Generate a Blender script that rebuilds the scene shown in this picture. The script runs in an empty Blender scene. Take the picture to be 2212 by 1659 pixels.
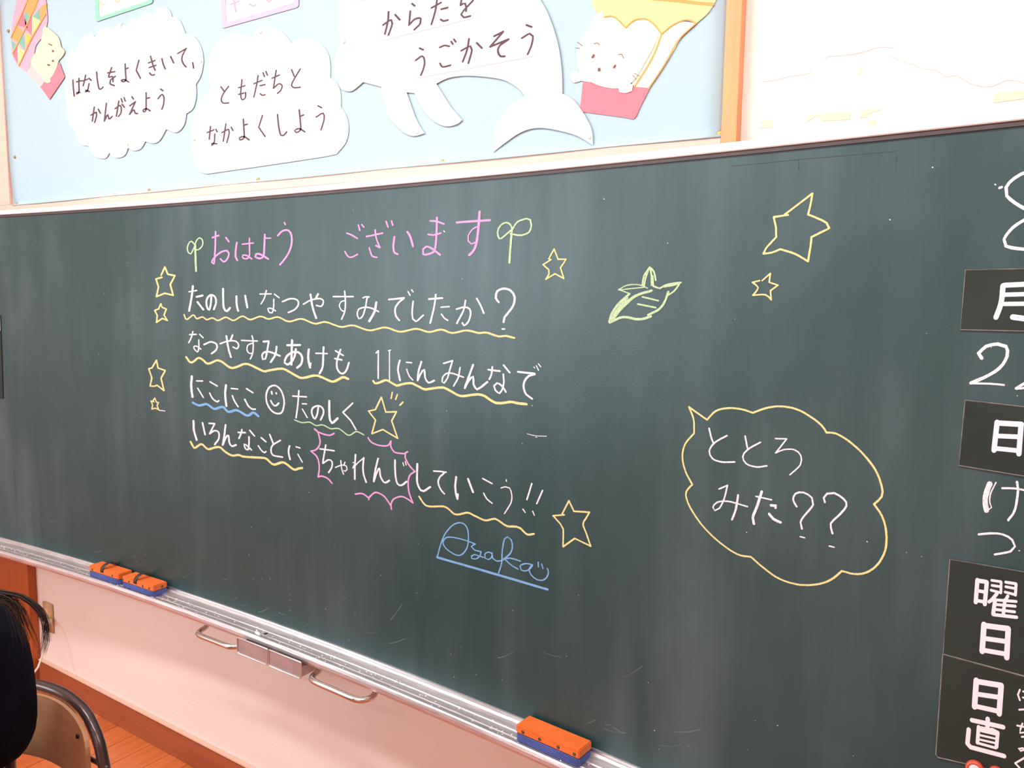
import bpy, bmesh, math, random
from mathutils import Vector, Matrix
from mathutils.geometry import tessellate_polygon
random.seed(7)
S = bpy.context.scene
COL = S.collection

# ------------------------------------------------------------------ camera
ZB = 0.6379                      # height of the chalkboard's lower edge above the floor
def vec_axes(yaw, pitch, roll):
    fw = Vector((math.sin(yaw)*math.cos(pitch), math.cos(yaw)*math.cos(pitch), -math.sin(pitch)))
    rt = Vector((math.cos(yaw), -math.sin(yaw), 0)); up = rt.cross(fw)
    return rt*math.cos(roll)+up*math.sin(roll), -rt*math.sin(roll)+up*math.cos(roll), fw
cam = bpy.data.cameras.new('camera'); cam_o = bpy.data.objects.new('camera', cam); COL.objects.link(cam_o)
rt, up, fw = vec_axes(-0.5843901796827786, 0.11568409384952558, 0.012743724873319127)
cam_o.matrix_world = Matrix(((rt.x, up.x, -fw.x, 0.0), (rt.y, up.y, -fw.y, -1.5224268939411858), (rt.z, up.z, -fw.z, 0.9562336098504546+ZB), (0, 0, 0, 1)))
cam.sensor_width = 36; cam.lens = 28.085890674105364; cam.clip_start = 0.02
S.camera = cam_o
# ------------------------------------------------------------------ world, lamps, exposure
W = bpy.data.worlds.new('daylight'); S.world = W; W.use_nodes = True
W.node_tree.nodes['Background'].inputs[0].default_value = (0.86, 0.93, 1.0, 1)
W.node_tree.nodes['Background'].inputs[1].default_value = 0.4
def area(name, loc, rot, sx, sy, power, col):
    l = bpy.data.lights.new(name, 'AREA'); l.shape = 'RECTANGLE'; l.size = sx; l.size_y = sy; l.energy = power; l.color = col
    o = bpy.data.objects.new(name, l); o.location = loc; o.rotation_euler = rot; COL.objects.link(o); return o
LAMPS = [((-3.1, -1.25, 2.82), 1.2, 17), ((-1.5, -1.25, 2.82), 1.2, 17), ((0.1, -1.25, 2.82), 1.2, 17),
         ((-2.6, -3.2, 2.9), 1.2, 10), ((-0.4, -3.2, 2.9), 1.2, 10), ((-2.6, -5.2, 2.9), 1.2, 10), ((-0.4, -5.2, 2.9), 1.2, 10)]
for i, (p, L, e) in enumerate(LAMPS):
    area('ceiling_tube_light', (p[0], p[1], p[2]-0.075), (math.radians(28) if i < 3 else 0, 0, 0), L, 0.16, e, (1.0, 0.985, 0.97))
area('window_daylight', (-4.92, -4.75, 1.75), (0, math.radians(-90), 0), 1.7, 3.5, 125, (0.82, 0.92, 1.0))
S.view_settings.view_transform = 'Standard'; S.view_settings.look = 'None'
S.view_settings.gamma = 1; S.view_settings.use_curve_mapping = False
S.view_settings.exposure = 0.45

# ------------------------------------------------------------------ helpers
def srgb(r, g, b):
    f = lambda c: (c/255/12.92) if c/255 <= 0.04045 else ((c/255+0.055)/1.055)**2.4
    return (f(r), f(g), f(b), 1)
MATS = {}
def mat(name, col, rough=0.6, metal=0.0, noise=0.0, nscale=8.0, bump=0.0, bscale=60.0, spec=0.5, stretch=(1, 1, 1), col2=None, sub=0.0, coat=0.0):
    if name in MATS: return MATS[name]
    m = bpy.data.materials.new(name); m.use_nodes = True; nt = m.node_tree; b = nt.nodes['Principled BSDF']
    b.inputs['Base Color'].default_value = col; b.inputs['Roughness'].default_value = rough; b.inputs['Metallic'].default_value = metal
    b.inputs['Specular IOR Level'].default_value = spec; b.inputs['Coat Weight'].default_value = coat
    tc = nt.nodes.new('ShaderNodeTexCoord'); mp = nt.nodes.new('ShaderNodeMapping'); mp.inputs['Scale'].default_value = stretch
    nt.links.new(tc.outputs['Object'], mp.inputs[0])
    if noise > 0 or col2:
        n = nt.nodes.new('ShaderNodeTexNoise'); n.inputs['Scale'].default_value = nscale; n.inputs['Detail'].default_value = 6
        nt.links.new(mp.outputs[0], n.inputs['Vector'])
        r = nt.nodes.new('ShaderNodeValToRGB'); r.color_ramp.elements[0].position = 0.3; r.color_ramp.elements[1].position = 0.7
        c2 = col2 or tuple(min(1, c*(1+noise)) for c in col[:3])+(1,)
        c1 = col if col2 else tuple(c*(1-noise) for c in col[:3])+(1,)
        r.color_ramp.elements[0].color = c1; r.color_ramp.elements[1].color = c2
        nt.links.new(n.outputs['Fac'], r.inputs[0]); nt.links.new(r.outputs[0], b.inputs['Base Color'])
    if bump > 0:
        n2 = nt.nodes.new('ShaderNodeTexNoise'); n2.inputs['Scale'].default_value = bscale; n2.inputs['Detail'].default_value = 4
        nt.links.new(mp.outputs[0], n2.inputs['Vector'])
        bp = nt.nodes.new('ShaderNodeBump'); bp.inputs['Strength'].default_value = bump; bp.inputs['Distance'].default_value = 0.002
        nt.links.new(n2.outputs['Fac'], bp.inputs['Height']); nt.links.new(bp.outputs[0], b.inputs['Normal'])
    MATS[name] = m; return m

def link(name, bm, m, parent=None, smooth=False):
    me = bpy.data.meshes.new(name); bm.normal_update(); bm.to_mesh(me); bm.free()
    o = bpy.data.objects.new(name, me); COL.objects.link(o)
    for x in (m if isinstance(m, (list, tuple)) else [m]): me.materials.append(x)
    if smooth:
        for p in me.polygons: p.use_smooth = True
    if parent is not None: o.parent = parent
    return o
def tag(o, label=None, cat=None, group=None, kind=None):
    if label: o['label'] = label
    if cat: o['category'] = cat
    if group: o['group'] = group
    if kind: o['kind'] = kind
    return o
def empty(name, loc, label, cat, group=None, rz=0.0):
    o = bpy.data.objects.new(name, None); o.location = loc; o.rotation_euler = (0, 0, rz); o.empty_display_size = 0.05
    COL.objects.link(o); return tag(o, label, cat, group)
def box(bm, x0, x1, y0, y1, z0, z1, bevel=0.0, M=None):
    r = bmesh.ops.create_cube(bm, size=1)
    vs = r['verts']
    for v in vs: v.co = Vector(((x0+x1)/2+v.co.x*(x1-x0), (y0+y1)/2+v.co.y*(y1-y0), (z0+z1)/2+v.co.z*(z1-z0)))
    if bevel > 0:
        es = list({e for v in vs for e in v.link_edges})
        out = bmesh.ops.bevel(bm, geom=es, offset=bevel, segments=2, affect='EDGES', clamp_overlap=True)
        vs = list({v for f in out['faces'] for v in f.verts} | {v for v in vs if v.is_valid})
    if M is not None:
        for v in vs: v.co = M @ v.co
    return bm
def boxm(*a, **k): return box(bmesh.new(), *a, **k)
def catmull(pts, closed=False, step=0.012):
    n = len(pts)
    if n < 3: return [Vector(p) for p in pts]
    out = []
    P = [Vector(p) for p in pts]
    rng = range(n if closed else n-1)
    for i in rng:
        p1, p2 = P[i], P[(i+1) % n]
        p0 = P[(i-1) % n] if (closed or i > 0) else p1*2-p2
        p3 = P[(i+2) % n] if (closed or i+2 < n) else p2*2-p1
        k = max(1, min(14, int((p2-p1).length/step)))
        for j in range(k):
            t = j/k; t2, t3 = t*t, t*t*t
            out.append(0.5*((2*p1)+(p2-p0)*t+(2*p0-5*p1+4*p2-p3)*t2+(3*p1-p0-3*p2+p3)*t3))
    if not closed: out.append(P[-1])
    return out
def tube(bm, pts, r, n=10, caps=True, radii=None):
    P = [Vector(p) for p in pts]; rings = []
    T0 = (P[1]-P[0]).normalized(); ref = Vector((0, 0, 1)) if abs(T0.z) < 0.9 else Vector((1, 0, 0))
    U = T0.cross(ref).normalized()
    for i, p in enumerate(P):
        T = (P[min(i+1, len(P)-1)]-P[max(i-1, 0)]).normalized()
        U = (U-T*U.dot(T)).normalized(); V = T.cross(U); rr = radii[i] if radii else r
        rings.append([bm.verts.new(p+(U*math.cos(a)+V*math.sin(a))*rr) for a in [2*math.pi*k/n for k in range(n)]])
    for a, b in zip(rings, rings[1:]):
        for k in range(n): bm.faces.new((a[k], a[(k+1) % n], b[(k+1) % n], b[k]))
    if caps:
        bm.faces.new(rings[0][::-1]); bm.faces.new(rings[-1])
    return bm
def disc_solid(bm, M, r, h, n=16, dome=0.0):
    rings = []
    prof = [(r, 0), (r, h)] if not dome else [(r, 0), (r, h*0.5), (r*0.85, h*0.85), (r*0.5, h*0.97)]
    for rr, z in prof: rings.append([bm.verts.new(M @ Vector((rr*math.cos(2*math.pi*k/n), rr*math.sin(2*math.pi*k/n), z))) for k in range(n)])
    for a, b in zip(rings, rings[1:]):
        for k in range(n): bm.faces.new((a[k], a[(k+1) % n], b[(k+1) % n], b[k]))
    bm.faces.new(rings[-1]); bm.faces.new(rings[0][::-1]); return bm

# board surface: a shallow concave arc in plan
XC, KC, TC = -1.8113926264986944, 0.07099904079861873, 0.06002105343696761
def by(x, off=0.0): return -(TC+off+KC/2*(x-XC)**2)
def bang(x): return math.atan(-KC*(x-XC))
BX0, BX1 = -4.45, 0.83

# ------------------------------------------------------------------ materials
wall_m = mat('wall_paint', srgb(236, 226, 217), 0.75, noise=0.025, nscale=2.2, bump=0.25, bscale=90)
ceil_m = mat('ceiling_board', srgb(240, 238, 232), 0.85, noise=0.02)
floor_m = mat('floor_gap', srgb(70, 34, 18), 0.7)
plank_m = [mat('floor_plank_%s' % k, srgb(*c), 0.38, noise=0.16, nscale=5, stretch=(9, 0.7, 1), bump=0.1, bscale=30) for k, c in
           (('a', (206, 112, 62)), ('b', (196, 102, 54)), ('c', (214, 120, 70)))]
base_m = mat('baseboard_wood', srgb(158, 82, 50), 0.5, noise=0.12, nscale=6, stretch=(0.6, 4, 9))
door_m = mat('brown_panel_wood', srgb(176, 88, 36), 0.5, noise=0.1, nscale=5, stretch=(5, 5, 0.6))
rail_m = mat('pale_wood', srgb(230, 192, 176), 0.55, noise=0.05, nscale=9, stretch=(0.5, 5, 12))
stile_m = mat('orange_wood', srgb(238, 158, 108), 0.5, noise=0.08, nscale=7, stretch=(8, 8, 0.7))
alu_m = mat('aluminium', (0.80, 0.79, 0.80, 1), 0.34, 1.0, noise=0.06, nscale=20, stretch=(0.3, 6, 6), bump=0.15, bscale=30)
dustalu_m = mat('dusty_aluminium', (0.70, 0.66, 0.68, 1), 0.4, 0.8, noise=0.16, nscale=16, stretch=(0.6, 8, 8), bump=0.3, bscale=30)
whitealu_m = mat('white_aluminium', srgb(240, 236, 236), 0.35, 0.15)
gasket_m = mat('dark_gasket', srgb(70, 56, 58), 0.5, noise=0.2, nscale=20, stretch=(1, 6, 6))
steel_m = mat('brushed_steel', (0.66, 0.6, 0.57, 1), 0.24, 1.0)
drawer_m = mat('drawer_steel', (0.48, 0.42, 0.42, 1), 0.45, 0.7, noise=0.12, nscale=25)
rim_m = mat('rim_steel', (0.75, 0.7, 0.7, 1), 0.3, 0.9)
navy_m = mat('navy_cloth', srgb(16, 18, 34), 0.95, noise=0.15, nscale=40, bump=0.5, bscale=260, spec=0.15)
hair_m = mat('brown_hair', srgb(44, 28, 22), 0.55, noise=0.3, nscale=60, stretch=(6, 6, 1), spec=0.3)
skin_m = mat('skin', srgb(224, 176, 148), 0.55)
ply_m = mat('chair_plywood', srgb(172, 122, 86), 0.45, noise=0.14, nscale=5, stretch=(1, 1, 7))
plyedge_m = mat('plywood_edge', srgb(176, 130, 94), 0.6, noise=0.1, nscale=40)
tubem = mat('chair_tube', srgb(66, 46, 44), 0.32, 0.35, coat=0.4)
plastic_m = mat('ivory_plastic', srgb(214, 176, 128), 0.5)
cord_m = mat('white_cord', srgb(240, 218, 200), 0.5)
blue_m = mat('pale_blue_paper', srgb(170, 196, 208), 0.8, noise=0.03, nscale=1.5)
paper_m = mat('white_paper', srgb(240, 238, 234), 0.8)
brass_m = mat('brass', srgb(196, 150, 84), 0.35, 0.8)
palepin_m = mat('pale_pin', srgb(236, 208, 196), 0.5)
orange_m = mat('eraser_orange', srgb(238, 112, 42), 0.5, noise=0.05, nscale=40, bump=0.3, bscale=300, col2=srgb(240, 122, 56))
felt_m = mat('eraser_blue_cord', srgb(98, 112, 182), 0.9, noise=0.15, nscale=60, stretch=(1, 1, 9), bump=0.8, bscale=200, spec=0.2)
strap_m = mat('strap_leather', srgb(62, 46, 44), 0.45)
stud_m = mat('stud_brass', srgb(110, 98, 66), 0.4, 0.7)
chalkstick_m = mat('chalk_stick', srgb(240, 238, 236), 0.95)
redmag_m = mat('magnet_red', srgb(216, 84, 62), 0.3, coat=0.5)
plate_m = mat('magnet_sheet', srgb(36, 46, 41), 0.6, noise=0.15, nscale=9, spec=0.3)
platedge_m = mat('worn_edge', srgb(122, 116, 112), 0.7, noise=0.35, nscale=60)
FLAT = {}
def flat(code):
    C = {'W': (238, 232, 238), 'P': (236, 160, 216), 'Y': (236, 218, 150), 'G': (186, 212, 168), 'B': (124, 176, 228), 'D': (70, 82, 86),
         'K': (88, 66, 74), 'H': (186, 184, 168), 'U': (160, 152, 200), 'O': (214, 190, 160), 'P2': (244, 160, 190), 'N': (122, 84, 74), 'M': (240, 224, 232),
         'paper': (240, 238, 234), 'green': (142, 206, 178), 'pink': (236, 178, 214), 'cream': (250, 248, 208), 'yellow': (248, 238, 150),
         'orange': (244, 160, 96), 'red': (240, 124, 138), 'cat': (249, 247, 236), 'palepink': (242, 188, 188), 'pink3': (240, 166, 184),
         'teal': (120, 178, 160), 'gold': (250, 190, 90), 'peach': (248, 222, 182), 'plate': (38, 46, 42), 'tape': (232, 210, 184), 'crack': (208, 190, 178)}
    if code in FLAT: return FLAT[code]
    nm = {'W': 'white_chalk', 'P': 'pink_chalk', 'Y': 'yellow_chalk', 'G': 'green_chalk', 'B': 'blue_chalk'}.get(code, 'flat_'+code)
    chalk = code in 'WPYGB'
    m = mat(nm, srgb(*C[code]), 0.9 if chalk else 0.7, spec=0.1 if chalk else 0.3)
    if chalk:                                  # grainy, slightly broken chalk
        nt = m.node_tree; b = nt.nodes['Principled BSDF']; tc = nt.nodes['Texture Coordinate']
        n = nt.nodes.new('ShaderNodeTexNoise'); n.inputs['Scale'].default_value = 420; n.inputs['Detail'].default_value = 2
        r = nt.nodes.new('ShaderNodeValToRGB'); c = srgb(*C[code])
        r.color_ramp.elements[0].position = 0.32; r.color_ramp.elements[1].position = 0.52
        r.color_ramp.elements[0].color = tuple(a*0.62+d*0.38 for a, d in zip(c[:3], (0.06, 0.1, 0.09)))+(1,); r.color_ramp.elements[1].color = c
        nt.links.new(tc.outputs['Object'], n.inputs['Vector']); nt.links.new(n.outputs['Fac'], r.inputs[0]); nt.links.new(r.outputs[0], b.inputs['Base Color'])
    FLAT[code] = m; return m

def board_material():
    m = bpy.data.materials.new('green_chalkboard'); m.use_nodes = True; nt = m.node_tree; b = nt.nodes['Principled BSDF']
    L = nt.links.new; N = nt.nodes.new
    tc = N('ShaderNodeTexCoord')
    def noise(scale, stretch, lo, hi, detail=5, rot=0.0):
        mp = N('ShaderNodeMapping'); mp.inputs['Scale'].default_value = stretch; mp.inputs['Rotation'].default_value = (0, rot, 0)
        n = N('ShaderNodeTexNoise'); n.inputs['Scale'].default_value = scale; n.inputs['Detail'].default_value = detail
        r = N('ShaderNodeMapRange'); r.inputs['From Min'].default_value = lo; r.inputs['From Max'].default_value = hi
        L(tc.outputs['Object'], mp.inputs[0]); L(mp.outputs[0], n.inputs['Vector']); L(n.outputs['Fac'], r.inputs['Value']); return r.outputs['Result']
    def math_(op, a, c):
        x = N('ShaderNodeMath'); x.operation = op
        for i, v in enumerate((a, c)):
            if isinstance(v, (int, float)): x.inputs[i].default_value = v
            else: L(v, x.inputs[i])
        return x.outputs[0]
    wipe = noise(2.2, (5.0, 1, 0.55), 0.42, 0.72, rot=0.06)
    cloud = noise(1.7, (1, 1, 1), 0.38, 0.7)
    fine = noise(9, (3.0, 1, 0.8), 0.4, 0.75)
    d = math_('ADD', math_('MULTIPLY', math_('MULTIPLY', wipe, cloud), 0.15), math_('MULTIPLY', fine, 0.018))
    d = math_('ADD', d, math_('MULTIPLY', cloud, 0.03)); d = math_('ADD', d, 0.022)
    mix = N('ShaderNodeMix'); mix.data_type = 'RGBA'
    mix.inputs[6].default_value = (0.008, 0.044, 0.045, 1); mix.inputs[7].default_value = (0.29, 0.37, 0.43, 1)
    L(d, mix.inputs[0]); L(mix.outputs[2], b.inputs['Base Color'])
    b.inputs['Roughness'].default_value = 0.36; b.inputs['Specular IOR Level'].default_value = 0.47
    n = N('ShaderNodeTexNoise'); n.inputs['Scale'].default_value = 260
    bp = N('ShaderNodeBump'); bp.inputs['Strength'].default_value = 0.12; bp.inputs['Distance'].default_value = 0.001
    L(tc.outputs['Object'], n.inputs['Vector']); L(n.outputs['Fac'], bp.inputs['Height']); L(bp.outputs[0], b.inputs['Normal'])
    return m
board_m = board_material()

# ------------------------------------------------------------------ room shell
wall = link('wall_back', boxm(-4.7, 3.6, 0, 0.15, 0, 3.0), wall_m); tag(wall, kind='structure')
tag(link('wall_right', boxm(3.6, 3.75, -7, 0.15, 0, 3.0), wall_m), kind='structure')
wl = bmesh.new()
box(wl, -4.85, -4.7, -7, 0.15, 0, 0.9); box(wl, -4.85, -4.7, -7, 0.15, 2.6, 3.0)
box(wl, -4.85, -4.7, -3.0, 0.15, 0.9, 2.6); box(wl, -4.85, -4.7, -7, -6.5, 0.9, 2.6)
tag(link('wall_left', wl, wall_m), kind='structure')
tag(link('ceiling', boxm(-4.7, 3.6, -7, 0, 3.0, 3.1), ceil_m), kind='structure')
tag(link('wall_front', boxm(-4.7, 3.6, -7.15, -7, 0, 3.0), wall_m), kind='structure')
floor = link('floor', boxm(-4.7, 3.6, -7, 0, -0.1, -0.004), floor_m); tag(floor, kind='structure')
# floor boards near the wall, each its own piece; farther boards joined
pw, plen = 0.105, 0.9
def plank_mesh(k):
    bm = boxm(-pw/2+0.0007, pw/2-0.0007, -plen/2+0.0008, plen/2-0.0008, -0.012, 0.0, bevel=0.0012)
    me = bpy.data.meshes.new('plank'); bm.to_mesh(me); bm.free(); me.materials.append(plank_m[k]); return me
PM = [plank_mesh(k) for k in range(3)]
nplank = 0
rest = [bmesh.new() for _ in range(3)]
x = -4.7+pw/2; col = 0
while x < 3.6-pw/2:
    off = random.uniform(0, plen); y = -off
    first = True
    ytop = 0.0
    segs = []
    while ytop > -6.99:
        l = (off if first and off > 0.12 else plen); first = False
        l = min(l, ytop+7.0); segs.append((ytop-l, ytop)); ytop -= l
    for (a, c) in segs:
        k = random.randrange(3)
        if -3.5 < x < -0.9 and c > -2.1 and nplank < 290 and c-a > 0.03:
            bm = boxm(-pw/2+0.0007, pw/2-0.0007, -(c-a)/2+0.0008, (c-a)/2-0.0008, -0.012, 0.0, bevel=0.001)
            p = link('plank', bm, plank_m[k], floor); p.location = (x, (a+c)/2, 0); nplank += 1
        else:
            box(rest[k], x-pw/2+0.0007, x+pw/2-0.0007, a+0.0008, c-0.0008, -0.012, 0.0)
    x += pw; col += 1
for k in range(3):
    tag(link('planks', rest[k], plank_m[k], floor), kind='stuff')
# baseboard with a rounded top lip
bb = boxm(-3.262, 3.6, -0.014, 0.0, 0.0, 0.096, bevel=0.002)
tag(link('baseboard_back', bb, base_m), kind='structure')
tag(link('trim_1', boxm(-3.262, 3.6, -0.016, 0.0, 0.097, 0.103, bevel=0.0015), mat('lip', srgb(222, 182, 160), 0.5)), kind='structure')
# brown wooden panel below the board at the far left
pn = boxm(-4.69, -3.27, -0.03, 0.0, 0.0, 0.63, bevel=0.002)
tag(link('trim_2', pn, door_m), kind='structure')

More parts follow.
